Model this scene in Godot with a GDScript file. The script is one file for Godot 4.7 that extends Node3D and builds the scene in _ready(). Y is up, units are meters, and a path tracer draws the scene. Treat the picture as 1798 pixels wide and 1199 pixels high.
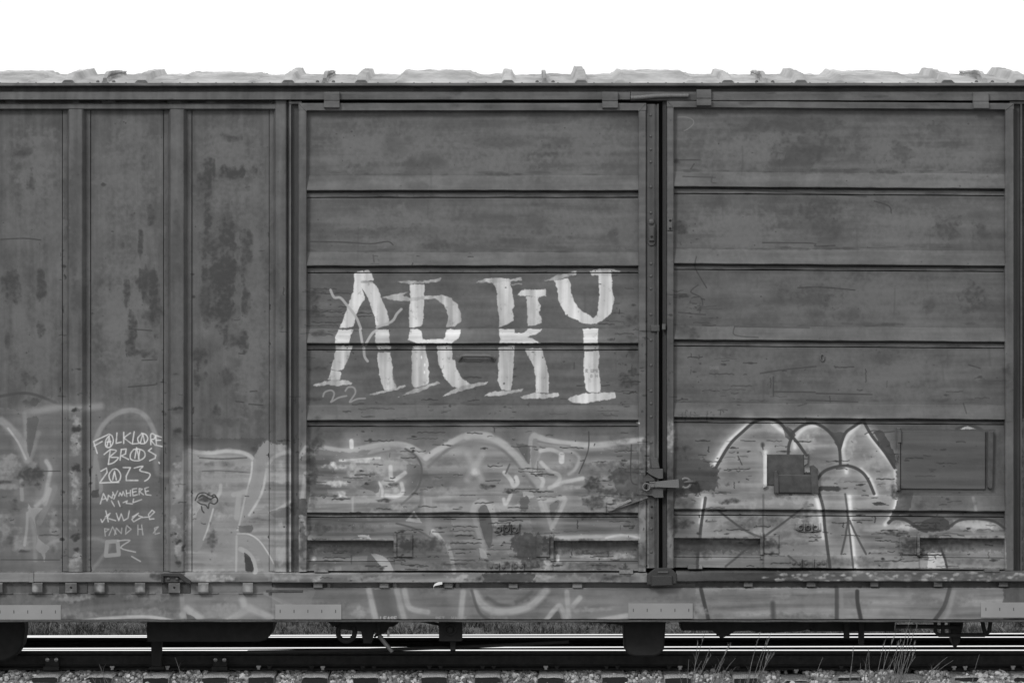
extends Node3D
# A graffitied boxcar standing on a turnout, seen square on, in plain overcast daylight. All materials are neutral greys (black-and-white photograph).
# Measurements are kept in a drawing of the car side with 200 units to the metre: x to the right, y downward, the rail top near 1143.
const S := 200.0
const CAM_Y := 2.78
const CAM_D := 33.0
const TX := -125.0
const TY := 110.0
const TW := 2048
const TH := 1024
const GAIN := 0.95

var M := {}
var used := {}
var rng := RandomNumberGenerator.new()
var car: Node3D
var canvas := PackedFloat32Array()
var n_fine := PackedByteArray()
var n_mid := PackedByteArray()
var n_patch := PackedByteArray()
var n_hor := PackedByteArray()
var n_ver := PackedByteArray()
var boost := false
var halo := true
var wob := FastNoiseLite.new()
var slant := 0.0       # a door that hangs out of level
var slant_x := 0.0
var bolt_mesh: Mesh
var spike_mesh: Mesh

# ---------------------------------------------------------------- set-up
func _ready() -> void:
	var cam := Camera3D.new()
	cam.name = "camera"
	add_child(cam)
	cam.position = Vector3(0, CAM_Y, CAM_D)
	cam.fov = rad_to_deg(2.0 * atan(599.5 / S / CAM_D))
	cam.far = 1500.0
	cam.near = 0.5
	cam.current = true
	var env := Environment.new()
	env.background_mode = Environment.BG_SKY
	var sky := Sky.new()
	var sm := ProceduralSkyMaterial.new()
	sm.sky_top_color = Color(1, 1, 1)
	sm.sky_horizon_color = Color(0.98, 0.98, 0.98)
	sm.sky_curve = 0.2
	sm.ground_horizon_color = Color(0.5, 0.5, 0.5)
	sm.ground_bottom_color = Color(0.3, 0.3, 0.3)
	sm.sky_energy_multiplier = 1.0
	sky.sky_material = sm
	env.sky = sky
	env.background_energy_multiplier = 1.1
	env.tonemap_mode = Environment.TONE_MAPPER_LINEAR
	env.tonemap_exposure = 1.0
	env.sdfgi_enabled = true
	env.ssao_enabled = true
	env.ssil_enabled = true
	var we := WorldEnvironment.new()
	we.name = "environment"
	we.environment = env
	add_child(we)
	var sun := DirectionalLight3D.new()
	sun.name = "sun"
	sun.light_energy = 0.5
	sun.light_angular_distance = 14.0
	sun.light_color = Color(1, 1, 1)
	sun.shadow_enabled = true
	add_child(sun)
	sun.look_at_from_position(Vector3(-5.0, 7.0, 8.0), Vector3.ZERO, Vector3.UP)

	rng.seed = 4711
	wob.seed = 5
	wob.frequency = 1.0
	make_materials()
	setting()
	track()
	boxcar()
	small_things()

func gray(v: float) -> Color:
	return Color(v, v, v).linear_to_srgb()

func numbered(n: String) -> String:
	if not used.has(n):
		used[n] = 0
		return n
	used[n] += 1
	return "%s_%03d" % [n, used[n]]

func thing(called: String, label: String, category: String, group := "") -> Node3D:
	var o := Node3D.new()
	o.name = numbered(called)
	add_child(o)
	o.set_meta("label", label)
	o.set_meta("category", category)
	if group:
		o.set_meta("group", group)
	return o

func piece(called: String, st: SurfaceTool, m: Material, parent: Node) -> MeshInstance3D:
	var o := MeshInstance3D.new()
	o.name = called
	o.mesh = st.commit()
	o.material_override = m
	parent.add_child(o, true)
	return o

func inst(called: String, mesh: Mesh, m: Material, parent: Node, at: Vector3) -> MeshInstance3D:
	var o := MeshInstance3D.new()
	o.name = called
	o.mesh = mesh
	o.material_override = m
	o.position = at
	parent.add_child(o, true)
	return o

# ---------------------------------------------------------------- shapes
func begin() -> SurfaceTool:
	var st := SurfaceTool.new()
	st.begin(Mesh.PRIMITIVE_TRIANGLES)
	return st

func PX(x: float) -> float:
	return (x - 899.0) / S

func PY(y: float) -> float:
	return CAM_Y - (y - 599.5) / S

func P(x: float, y: float, z: float) -> Vector3:
	return Vector3((x - 899.0) / S, CAM_Y - (y + slant * (x - slant_x) - 599.5) / S, z)

func vert(st: SurfaceTool, p: Vector3, n: Vector3) -> void:
	st.set_normal(n)
	st.set_uv(Vector2((p.x * S + 899.0 - TX) / TW, ((CAM_Y - p.y) * S + 599.5 - TY) / TH))
	st.add_vertex(p)

func tri(st: SurfaceTool, a: Vector3, b: Vector3, c: Vector3) -> void:
	var n := (c - a).cross(b - a)
	if n.length_squared() < 1e-16:
		return
	n = n.normalized()
	vert(st, a, n)
	vert(st, b, n)
	vert(st, c, n)

# clockwise seen from outside
func quad(st: SurfaceTool, a: Vector3, b: Vector3, c: Vector3, d: Vector3) -> void:
	tri(st, a, b, c)
	tri(st, a, c, d)

# a bar that runs along x; prof = [y, z, y, z ...] from its top round the front to its bottom
func hbar(st: SurfaceTool, x0: float, x1: float, prof: Array, wave := 0.5, step := 26.0) -> void:
	var n := maxi(1, int(abs(x1 - x0) / step))
	var m := prof.size() / 2
	for i in n:
		var xa := lerpf(x0, x1, float(i) / n)
		var xb := lerpf(x0, x1, float(i + 1) / n)
		for k in m - 1:
			var ya: float = prof[k * 2]
			var yb: float = prof[k * 2 + 2]
			var za: float = prof[k * 2 + 1]
			var zb: float = prof[k * 2 + 3]
			var f1 := wave * clampf(za * 20.0, 0.0, 1.0)
			var f2 := wave * clampf(zb * 20.0, 0.0, 1.0)
			var wa := wob.get_noise_2d(xa * 0.012, ya * 0.05)
			var wb := wob.get_noise_2d(xb * 0.012, ya * 0.05)
			var wc := wob.get_noise_2d(xb * 0.012, yb * 0.05)
			var wd := wob.get_noise_2d(xa * 0.012, yb * 0.05)
			quad(st, P(xa, ya + wa * f1, za + wa * f1 * 0.012), P(xb, ya + wb * f1, za + wb * f1 * 0.012), P(xb, yb + wc * f2, zb + wc * f2 * 0.012), P(xa, yb + wd * f2, zb + wd * f2 * 0.012))
	for e in 2:
		var x: float = x0 if e == 0 else x1
		var poly := PackedVector2Array()
		for k in m:
			poly.append(Vector2(prof[k * 2], prof[k * 2 + 1]))
		var t := Geometry2D.triangulate_polygon(poly)
		for k in t.size() / 3:
			var a := poly[t[k * 3]]
			var b := poly[t[k * 3 + 1]]
			var c := poly[t[k * 3 + 2]]
			tri(st, P(x, a.x, a.y), P(x, b.x, b.y), P(x, c.x, c.y))

# a post that runs along y; prof = [x, z, ...] from left to right
func vbar(st: SurfaceTool, y0: float, y1: float, prof: Array, wave := 0.35, step := 30.0) -> void:
	var n := maxi(1, int(abs(y1 - y0) / step))
	var m := prof.size() / 2
	for i in n:
		var ya := lerpf(y0, y1, float(i) / n)
		var yb := lerpf(y0, y1, float(i + 1) / n)
		for k in m - 1:
			var xa: float = prof[k * 2]
			var xb: float = prof[k * 2 + 2]
			var za: float = prof[k * 2 + 1]
			var zb: float = prof[k * 2 + 3]
			var f1 := wave * clampf(za * 20.0, 0.0, 1.0)
			var f2 := wave * clampf(zb * 20.0, 0.0, 1.0)
			var wa := wob.get_noise_2d(ya * 0.012, xa * 0.05) * f1
			var wb := wob.get_noise_2d(ya * 0.012, xb * 0.05) * f2
			var wc := wob.get_noise_2d(yb * 0.012, xb * 0.05) * f2
			var wd := wob.get_noise_2d(yb * 0.012, xa * 0.05) * f1
			quad(st, P(xa + wa, ya, za + wa * 0.01), P(xb + wb, ya, zb + wb * 0.01), P(xb + wc, yb, zb + wc * 0.01), P(xa + wd, yb, za + wd * 0.01))
	for e in 2:
		var y: float = y0 if e == 0 else y1
		for k in m - 2:
			tri(st, P(prof[0], y, prof[1]), P(prof[k * 2 + 2], y, prof[k * 2 + 3]), P(prof[k * 2 + 4], y, prof[k * 2 + 5]))

# a plate with chamfered front edges
func plate(st: SurfaceTool, x0: float, y0: float, x1: float, y1: float, z0: float, z1: float, b := 1.0) -> void:
	prism(st, [x0, y0, x1, y0, x1, y1, x0, y1], z0, z1, b)

# any outline (clockwise on the drawing) given a thickness and a chamfer
func prism(st: SurfaceTool, pts: Array, z0: float, z1: float, b := 0.8) -> void:
	var poly := PackedVector2Array()
	for k in pts.size() / 2:
		poly.append(Vector2(pts[k * 2], pts[k * 2 + 1]))
	if not Geometry2D.is_polygon_clockwise(poly):
		pass
	var area := 0.0
	var n := poly.size()
	for k in n:
		area += poly[k].cross(poly[(k + 1) % n])
	if area < 0.0:
		poly.reverse()
	var front := poly
	if b > 0.0:
		var ins := Geometry2D.offset_polygon(poly, -b, Geometry2D.JOIN_MITER)
		if ins.size() == 1 and ins[0].size() == n:
			# match the corners by nearness
			front = PackedVector2Array()
			for k in n:
				var best := ins[0][0]
				for q in ins[0]:
					if q.distance_squared_to(poly[k]) < best.distance_squared_to(poly[k]):
						best = q
				front.append(best)
	var zb := z1 - (b / S if b > 0.0 else 0.0)
	var t := Geometry2D.triangulate_polygon(front)
	for k in t.size() / 3:
		var q := [front[t[k * 3]], front[t[k * 3 + 1]], front[t[k * 3 + 2]]]
		if (q[1] - q[0]).cross(q[2] - q[0]) < 0.0:
			q = [q[0], q[2], q[1]]
		tri(st, P(q[0].x, q[0].y, z1), P(q[1].x, q[1].y, z1), P(q[2].x, q[2].y, z1))
		tri(st, P(q[0].x, q[0].y, z0), P(q[2].x, q[2].y, z0), P(q[1].x, q[1].y, z0))
	for k in n:
		var a := poly[k]
		var c := poly[(k + 1) % n]
		var fa := front[k]
		var fc := front[(k + 1) % n]
		quad(st, P(fa.x, fa.y, z1), P(a.x, a.y, zb), P(c.x, c.y, zb), P(fc.x, fc.y, z1))
		quad(st, P(a.x, a.y, zb), P(a.x, a.y, z0), P(c.x, c.y, z0), P(c.x, c.y, zb))

# a thin sheet with slight buckles
func sheet(st: SurfaceTool, x0: float, y0: float, x1: float, y1: float, z: float, amp := 0.006, tilt := 0.0) -> void:
	var nx := maxi(2, int((x1 - x0) / 14.0))
	var ny := maxi(2, int((y1 - y0) / 14.0))
	var pts := []
	var nor := []
	for j in ny + 1:
		for i in nx + 1:
			var x := lerpf(x0, x1, float(i) / nx)
			var y := lerpf(y0, y1, float(j) / ny)
			var edge := minf(minf(i, nx - i) / 2.0, minf(j, ny - j) / 2.0)
			var a := amp * clampf(edge, 0.0, 1.0)
			pts.append(P(x, y, z + tilt * float(j) / ny + a * (wob.get_noise_2d(x * 0.009, y * 0.011) + 0.45 * wob.get_noise_2d(x * 0.03 + 50.0, y * 0.03))))
	for j in ny + 1:
		for i in nx + 1:
			var l: Vector3 = pts[j * (nx + 1) + maxi(i - 1, 0)]
			var r: Vector3 = pts[j * (nx + 1) + mini(i + 1, nx)]
			var u: Vector3 = pts[maxi(j - 1, 0) * (nx + 1) + i]
			var d: Vector3 = pts[mini(j + 1, ny) * (nx + 1) + i]
			nor.append((r - l).cross(u - d).normalized())
	for j in ny:
		for i in nx:
			var k := j * (nx + 1) + i
			for c in [k, k + 1, k + nx + 2, k, k + nx + 2, k + nx + 1]:
				vert(st, pts[c], nor[c])

# a solid box in metres
func box(st: SurfaceTool, a: Vector3, b: Vector3) -> void:
	var p := []
	for k in 8:
		p.append(Vector3(b.x if k & 1 else a.x, b.y if k & 2 else a.y, b.z if k & 4 else a.z))
	quad(st, p[6], p[7], p[5], p[4])
	quad(st, p[3], p[2], p[0], p[1])
	quad(st, p[7], p[3], p[1], p[5])
	quad(st, p[2], p[6], p[4], p[0])
	quad(st, p[2], p[3], p[7], p[6])
	quad(st, p[4], p[5], p[1], p[0])

# a round bar swept along points in metres
func tube(st: SurfaceTool, pts: Array, r0: float, r1 := -1.0, sides := 8) -> void:
	if r1 < 0.0:
		r1 = r0
	var rings := []
	var n := pts.size()
	var prev_u := Vector3.ZERO
	for i in n:
		var t: Vector3 = (pts[mini(i + 1, n - 1)] - pts[maxi(i - 1, 0)]).normalized()
		var u := prev_u
		if u == Vector3.ZERO:
			u = t.cross(Vector3.UP if absf(t.y) < 0.9 else Vector3.RIGHT)
		u = (u - t * u.dot(t)).normalized()
		prev_u = u
		var v := t.cross(u)
		var r := lerpf(r0, r1, float(i) / maxi(1, n - 1))
		var ring := []
		for k in sides:
			var a := TAU * k / sides
			ring.append([pts[i] + (u * cos(a) + v * sin(a)) * r, u * cos(a) + v * sin(a)])
		rings.append(ring)
	for i in n - 1:
		for k in sides:
			var a = rings[i][k]
			var b = rings[i][(k + 1) % sides]
			var c = rings[i + 1][(k + 1) % sides]
			var d = rings[i + 1][k]
			for q in [a, c, b, a, d, c]:
				vert(st, q[0], q[1])
	for k in range(1, sides - 1):
		tri(st, rings[0][0][0], rings[0][k][0], rings[0][k + 1][0])
		tri(st, rings[n - 1][0][0], rings[n - 1][k + 1][0], rings[n - 1][k][0])

# a turned shape round an axis along z: prof = [[radius, z], ...]
func lathe(st: SurfaceTool, c: Vector3, prof: Array, sides := 24) -> void:
	for i in prof.size() - 1:
		for k in sides:
			var a := TAU * k / sides
			var b := TAU * (k + 1) / sides
			var p: Array = prof[i]
			var q: Array = prof[i + 1]
			quad(st, c + Vector3(cos(a) * p[0], sin(a) * p[0], p[1]), c + Vector3(cos(a) * q[0], sin(a) * q[0], q[1]), c + Vector3(cos(b) * q[0], sin(b) * q[0], q[1]), c + Vector3(cos(b) * p[0], sin(b) * p[0], p[1]))

# ---------------------------------------------------------------- materials
func plain(v: float, rough: float, metal := 0.0) -> StandardMaterial3D:
	var m := StandardMaterial3D.new()
	m.albedo_color = gray(v)
	m.roughness = rough
	m.metallic = metal
	return m

func noisy(lo: float, hi: float, rough: float, freq: float, scale: float, metal := 0.0, bump := 0.0, seed_ := 1) -> StandardMaterial3D:
	var m := StandardMaterial3D.new()
	var n := FastNoiseLite.new()
	n.seed = seed_
	n.frequency = freq
	n.fractal_octaves = 5
	n.fractal_gain = 0.6
	var im := n.get_seamless_image(512, 512)
	im.convert(Image.FORMAT_L8)
	var d := im.get_data()
	var o := PackedByteArray()
	o.resize(d.size())
	for i in d.size():
		var v := clampf((d[i] / 255.0 - 0.2) / 0.6, 0.0, 1.0)
		o[i] = int(255.0 * to_srgb(lerpf(lo, hi, v)))
	m.albedo_texture = ImageTexture.create_from_image(rgb(Image.create_from_data(512, 512, false, Image.FORMAT_L8, o)))
	m.uv1_triplanar = true
	m.uv1_world_triplanar = true
	m.uv1_scale = Vector3(scale, scale, scale)
	m.roughness = rough
	m.metallic = metal
	if bump > 0.0:
		var h := im.duplicate()
		h.convert(Image.FORMAT_RGBA8)
		h.bump_map_to_normal_map(bump)
		m.normal_enabled = true
		m.normal_texture = ImageTexture.create_from_image(h)
	return m

func rgb(im: Image) -> Image:
	im.convert(Image.FORMAT_RGB8)
	return im

func to_lin(s: float) -> float:
	return s / 12.92 if s <= 0.04045 else pow((s + 0.055) / 1.055, 2.4)

func to_srgb(l: float) -> float:
	return l * 12.92 if l <= 0.0031308 else 1.055 * pow(l, 1.0 / 2.4) - 0.055

func make_materials() -> void:
	M.paint = car_paint()
	M.body = noisy(0.05, 0.10, 0.7, 0.01, 0.4, 0.0, 1.0, 3)
	M.roof = noisy(0.15, 0.42, 0.5, 0.006, 0.5, 0.0, 0.8, 7)
	M.under = noisy(0.006, 0.014, 0.8, 0.02, 0.8, 0.0, 0.0, 9)
	M.rail = noisy(0.008, 0.022, 0.7, 0.02, 1.2, 0.1, 2.0, 11)
	M.polish = plain(0.9, 0.07, 1.0)
	M.ballast = noisy(0.10, 0.34, 0.95, 0.05, 2.0, 0.0, 6.0, 13)
	M.soil = noisy(0.05, 0.16, 0.95, 0.03, 0.7, 0.0, 5.0, 15)
	M.wood = noisy(0.3, 0.72, 0.85, 0.03, 2.0, 0.0, 4.0, 17)
	M.wood.uv1_scale = Vector3(5.0, 5.0, 0.9)
	M.endgrain = noisy(0.006, 0.02, 0.9, 0.04, 5.0, 0.0, 3.0, 19)
	M.gasket = plain(0.012, 0.85)
	M.reflector = noisy(0.25, 0.28, 0.5, 0.006, 0.6, 0.0, 0.0, 21)
	M.tick = plain(0.05, 0.6)
	M.bright_steel = plain(0.35, 0.35, 0.6)
	M.scrap = plain(0.75, 0.8)
	M.straw = plain(0.17, 0.8)
	M.straw.backlight_enabled = true
	M.straw.backlight = Color(0.15, 0.15, 0.15)
	M.stone = plain(1.0, 0.9)
	M.stone.vertex_color_use_as_albedo = true
	M.blade = plain(1.0, 0.8)
	M.blade.vertex_color_use_as_albedo = true
	M.strip = noisy(0.10, 0.17, 0.6, 0.03, 3.0, 0.0, 1.0, 33)
	M.board = noisy(0.045, 0.075, 0.7, 0.015, 1.2, 0.0, 1.0, 35)
	M.latch = noisy(0.05, 0.10, 0.6, 0.04, 6.0, 0.0, 1.5, 37)
	M.latch_bright = noisy(0.10, 0.17, 0.55, 0.04, 6.0, 0.0, 1.5, 39)
	M.worn = noisy(0.1, 0.35, 0.6, 0.04, 6.0, 0.0, 1.5, 41)
	M.dark_iron = noisy(0.018, 0.042, 0.7, 0.03, 5.0, 0.0, 1.5, 45)
	M.sillflange = noisy(0.04, 0.08, 0.7, 0.02, 2.0, 0.0, 1.0, 43)

# ---------------------------------------------------------------- the paint on the car side: faded base coat, rust, chips, painted shade, spray paint and lettering
func noise_bytes(seed_: int, freq: float, w: int, h: int, oct := 4) -> PackedByteArray:
	var n := FastNoiseLite.new()
	n.seed = seed_
	n.frequency = freq
	n.fractal_octaves = oct
	var im := n.get_image(w, h, false, false, true)
	im.convert(Image.FORMAT_L8)
	if w != TW or h != TH:
		im.resize(TW, TH, Image.INTERPOLATE_CUBIC)
	return im.get_data()

func car_paint() -> StandardMaterial3D:
	n_fine = noise_bytes(1, 0.09, TW, TH, 4)
	n_mid = noise_bytes(9, 0.03, TW, TH, 4)
	n_patch = noise_bytes(2, 0.012, TW, TH, 5)
	n_hor = noise_bytes(3, 0.05, TW / 16, TH, 4)
	n_ver = noise_bytes(4, 0.05, TW, TH / 16, 4)
	canvas.resize(TW * TH)
	for y in TH:
		for x in TW:
			var i := y * TW + x
			var px := x + TX
			var on_door := px > 540.0 and px < 1765.0
			canvas[i] = 84.0 + (n_patch[i] - 128) * 0.10 + (n_fine[i] - 128) * 0.045 + (n_mid[i] - 128) * 0.02 + ((n_hor[i] - 128) * 0.09 if on_door else (n_ver[i] - 128) * 0.10)
	stains()
	boost = true
	spray_left()
	spray_door()
	spray_right()
	spray_sill()
	boost = false
	rust_chips_and_shade()
	letters()
	writing()
	var lut := PackedByteArray()
	for v in 256:
		lut.append(int(clampf(to_srgb(minf(to_lin(v / 255.0) / GAIN, 0.82)), 0.0, 1.0) * 255.0 + 0.5))
	var out := PackedByteArray()
	out.resize(TW * TH)
	var bump := PackedByteArray()
	bump.resize(TW * TH)
	for i in TW * TH:
		var v := int(clampf(canvas[i], 12.0, 255.0))
		out[i] = lut[v]
		bump[i] = clampi(v / 2 + n_fine[i] / 4, 0, 255)
	var m := StandardMaterial3D.new()
	m.albedo_texture = ImageTexture.create_from_image(rgb(Image.create_from_data(TW, TH, false, Image.FORMAT_L8, out)))
	m.roughness = 0.62
	var b := Image.create_from_data(TW, TH, false, Image.FORMAT_L8, bump)
	b.convert(Image.FORMAT_RGBA8)
	b.bump_map_to_normal_map(0.8)
	m.normal_enabled = true
	m.normal_texture = ImageTexture.create_from_image(b)
	m.texture_repeat = false
	return m

# a soft patch of grime or rust, eaten by noise; dir 0 even, 1 streaked down, 2 streaked along
func patch(cx: float, cy: float, rx: float, ry: float, tone: float, alpha: float, dir := 0, bite := 1.0) -> void:
	if boost and tone > 100.0:
		tone = minf(100.0 + (tone - 100.0) * 1.4, 205.0)
	var x0 := maxi(0, int(cx - rx * 1.9 - TX))
	var x1 := mini(TW - 1, int(cx + rx * 1.9 - TX))
	var y0 := maxi(0, int(cy - ry * 1.9 - TY))
	var y1 := mini(TH - 1, int(cy + ry * 1.9 - TY))
	for y in range(y0, y1 + 1):
		var dy := (y + TY - cy) / ry
		for x in range(x0, x1 + 1):
			var dx := (x + TX - cx) / rx
			var i := y * TW + x
			var n: float = (n_mid[i] * 0.5 + n_fine[i] * 0.5) / 255.0
			if dir == 1:
				n = (n_ver[i] * 0.65 + n_fine[i] * 0.35) / 255.0
			elif dir == 2:
				n = (n_hor[i] * 0.65 + n_fine[i] * 0.35) / 255.0
			var wx := dx + (n_mid[(i + 40 * TW + 300) % (TW * TH)] - 128) / 128.0 * 0.55 * bite
			var wy := dy + (n_mid[(i + 400 * TW + 71) % (TW * TH)] - 128) / 128.0 * 0.55 * bite
			var f := 1.0 - sqrt(wx * wx + wy * wy) + (n - 0.5) * 1.6 * bite
			if f > 0.0:
				var a := alpha * minf(1.0, f * 1.5) * (1.0 + (n_fine[i] - 128) / 128.0 * 0.6 * bite)
				canvas[i] += (tone - canvas[i]) * minf(a, 1.0)

func curve(raw: Array, ox: float, oy: float, s: float, smooth := true) -> PackedVector2Array:
	var p := PackedVector2Array()
	for k in raw.size() / 2:
		p.append(Vector2(ox + raw[k * 2] / s - TX, oy + raw[k * 2 + 1] / s - TY))
	if not smooth or p.size() < 3:
		return p
	var q := PackedVector2Array()
	for k in p.size() - 1:
		var a := p[maxi(0, k - 1)]
		var d := p[mini(p.size() - 1, k + 2)]
		for t in 4:
			q.append(p[k].cubic_interpolate(p[k + 1], a, d, t / 4.0))
	q.append(p[p.size() - 1])
	return q

# a brush or spray stroke: w width in drawing units, soft = how much of the edge fades (overspray), rag = how broken it is
func stroke(p: PackedVector2Array, w: float, tone: float, alpha: float, soft := 0.3, rag := 0.0) -> void:
	if boost and tone > 100.0:
		if halo and tone > 118.0 and w < 11.0 and w > 2.5:
			halo = false
			stroke(p, w * 3.2, 100.0 + (tone - 100.0) * 0.55, 0.5, 0.95)
			halo = true
		tone = minf(100.0 + (tone - 100.0) * 1.45, 215.0)
		w *= 1.22
	var r := w * 0.5
	var pad := r * (1.0 + soft) + 2.0
	var bb := Rect2(p[0], Vector2.ZERO)
	for q in p:
		bb = bb.expand(q)
	bb = bb.grow(pad)
	var x0 := maxi(0, int(bb.position.x))
	var y0 := maxi(0, int(bb.position.y))
	var x1 := mini(TW - 1, int(bb.end.x))
	var y1 := mini(TH - 1, int(bb.end.y))
	if x1 <= x0 or y1 <= y0:
		return
	var bw := x1 - x0 + 1
	var mask := PackedFloat32Array()
	mask.resize(bw * (y1 - y0 + 1))
	var inner := r * (1.0 - soft)
	var band := maxf(0.8, r * (1.0 + soft) - inner)
	for k in p.size() - 1:
		var a := p[k]
		var b := p[k + 1]
		var ab := b - a
		var l2 := maxf(ab.length_squared(), 0.0001)
		var sx0 := maxi(x0, int(minf(a.x, b.x) - pad))
		var sx1 := mini(x1, int(maxf(a.x, b.x) + pad))
		var sy0 := maxi(y0, int(minf(a.y, b.y) - pad))
		var sy1 := mini(y1, int(maxf(a.y, b.y) + pad))
		for y in range(sy0, sy1 + 1):
			for x in range(sx0, sx1 + 1):
				var ex := x - a.x
				var ey := y - a.y
				var t := clampf((ex * ab.x + ey * ab.y) / l2, 0.0, 1.0)
				ex -= ab.x * t
				ey -= ab.y * t
				var f := 1.0 - (sqrt(ex * ex + ey * ey) - inner) / band
				if f > 0.0:
					var j := (y - y0) * bw + x - x0
					if f > mask[j]:
						mask[j] = minf(f, 1.0)
	for y in range(y0, y1 + 1):
		for x in range(x0, x1 + 1):
			var f := mask[(y - y0) * bw + x - x0]
			if f > 0.0:
				var i := y * TW + x
				if boost and tone > 100.0:
					f *= clampf(0.62 + 0.6 * n_mid[i] / 255.0 + 0.3 * (n_hor[i] - 128) / 128.0, 0.3, 1.0)
				if rag > 0.0:
					f *= clampf(1.0 - rag * 2.2 * (0.62 - n_fine[i] / 255.0 * 1.1), 0.0, 1.0)
				canvas[i] += (tone - canvas[i]) * f * alpha

# a filled patch of paint with slightly uneven edges
func fill(p: PackedVector2Array, tone: float, alpha: float, edge := 2.0, streak := 0.0, down := false) -> void:
	if boost and tone > 100.0:
		tone = minf(100.0 + (tone - 100.0) * 1.45, 215.0)
	var bb := Rect2(p[0], Vector2.ZERO)
	for q in p:
		bb = bb.expand(q)
	bb = bb.grow(3.0)
	for y in range(maxi(0, int(bb.position.y)), mini(TH - 1, int(bb.end.y)) + 1):
		for x in range(maxi(0, int(bb.position.x)), mini(TW - 1, int(bb.end.x)) + 1):
			var i := y * TW + x
			var o := (n_fine[i] - 128) / 128.0 * edge
			var o2 := (n_fine[(i + 7 * TW + 11) % (TW * TH)] - 128) / 128.0 * edge
			var hit := 0
			if Geometry2D.is_point_in_polygon(Vector2(x + o, y + o2), p):
				hit += 1
			if Geometry2D.is_point_in_polygon(Vector2(x + o + 0.5, y + o2 + 0.5), p):
				hit += 1
			if hit > 0:
				var n: float = n_ver[i] if down else n_hor[i]
				var al := alpha * hit * 0.5
				if boost:
					al *= clampf(0.6 + 0.7 * n_mid[i] / 255.0, 0.4, 1.0)
				canvas[i] += (tone + (n - 128.0) * streak - canvas[i]) * al

# brushed house paint: streaked along the stroke, thin in places, ragged where the brush ran dry
func brush(p: PackedVector2Array, tone: float, level: bool) -> void:
	var bb := Rect2(p[0], Vector2.ZERO)
	for q in p:
		bb = bb.expand(q)
	bb = bb.grow(4.0)
	for y in range(maxi(0, int(bb.position.y)), mini(TH - 1, int(bb.end.y)) + 1):
		for x in range(maxi(0, int(bb.position.x)), mini(TW - 1, int(bb.end.x)) + 1):
			var i := y * TW + x
			var o := (n_fine[i] - 128) / 128.0 * 1.7
			var o2 := (n_fine[(i + 7 * TW + 11) % (TW * TH)] - 128) / 128.0 * 1.7
			var hit := 0.0
			for k in 4:
				if Geometry2D.is_point_in_polygon(Vector2(x + o + (k & 1) * 0.6, y + o2 + (k >> 1) * 0.6), p):
					hit += 0.25
			if hit > 0.0:
				var n: float = n_hor[i] if level else n_ver[i]
				var thin := clampf(1.25 - maxf(0.0, (118.0 - n_mid[i]) / 60.0) * 0.25 - maxf(0.0, (100.0 - n_fine[i]) / 60.0) * 0.5, 0.66, 0.98)
				canvas[i] += (tone + (n - 128.0) * 0.28 + (n_mid[i] - 128.0) * 0.08 - canvas[i]) * thin * hit

# cracked and flaked paint: short dark ragged lines, mostly level
func cracks(x0: float, y0: float, x1: float, y1: float, count: int, tone := 42.0, longest := 45.0, upright := 0.12) -> void:
	for k in count:
		var p := PackedVector2Array()
		var c := Vector2(rng.randf_range(x0, x1) - TX, rng.randf_range(y0, y1) - TY)
		var ci := clampi(int(c.y), 0, TH - 1) * TW + clampi(int(c.x), 0, TW - 1)
		if n_mid[ci] + n_patch[ci] < 262 and rng.randf() < 0.88:
			continue
		var l := rng.randf_range(0.08, 1.0)
		l = l * l * l * longest * 1.3 + 2.0
		var v := rng.randf() < upright
		var n := maxi(2, int(l / 4.0))
		for j in n + 1:
			var t := l * (float(j) / n - 0.5)
			var jit := rng.randf_range(-1.1, 1.1)
			p.append(c + (Vector2(jit, t * 0.5) if v else Vector2(t, jit)))
		stroke(p, rng.randf_range(0.8, 2.1), tone - 8.0, rng.randf_range(0.35, 0.95), 0.4, 0.6)
		if rng.randf() < 0.2:
			patch(c.x + TX, c.y + TY, rng.randf_range(2.0, 7.0), rng.randf_range(1.0, 3.0), tone, 0.8, 2)

func each(list: Array, n: int) -> Array:
	var o := []
	for k in list.size() / n:
		o.append(list.slice(k * n, k * n + n))
	return o

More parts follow.
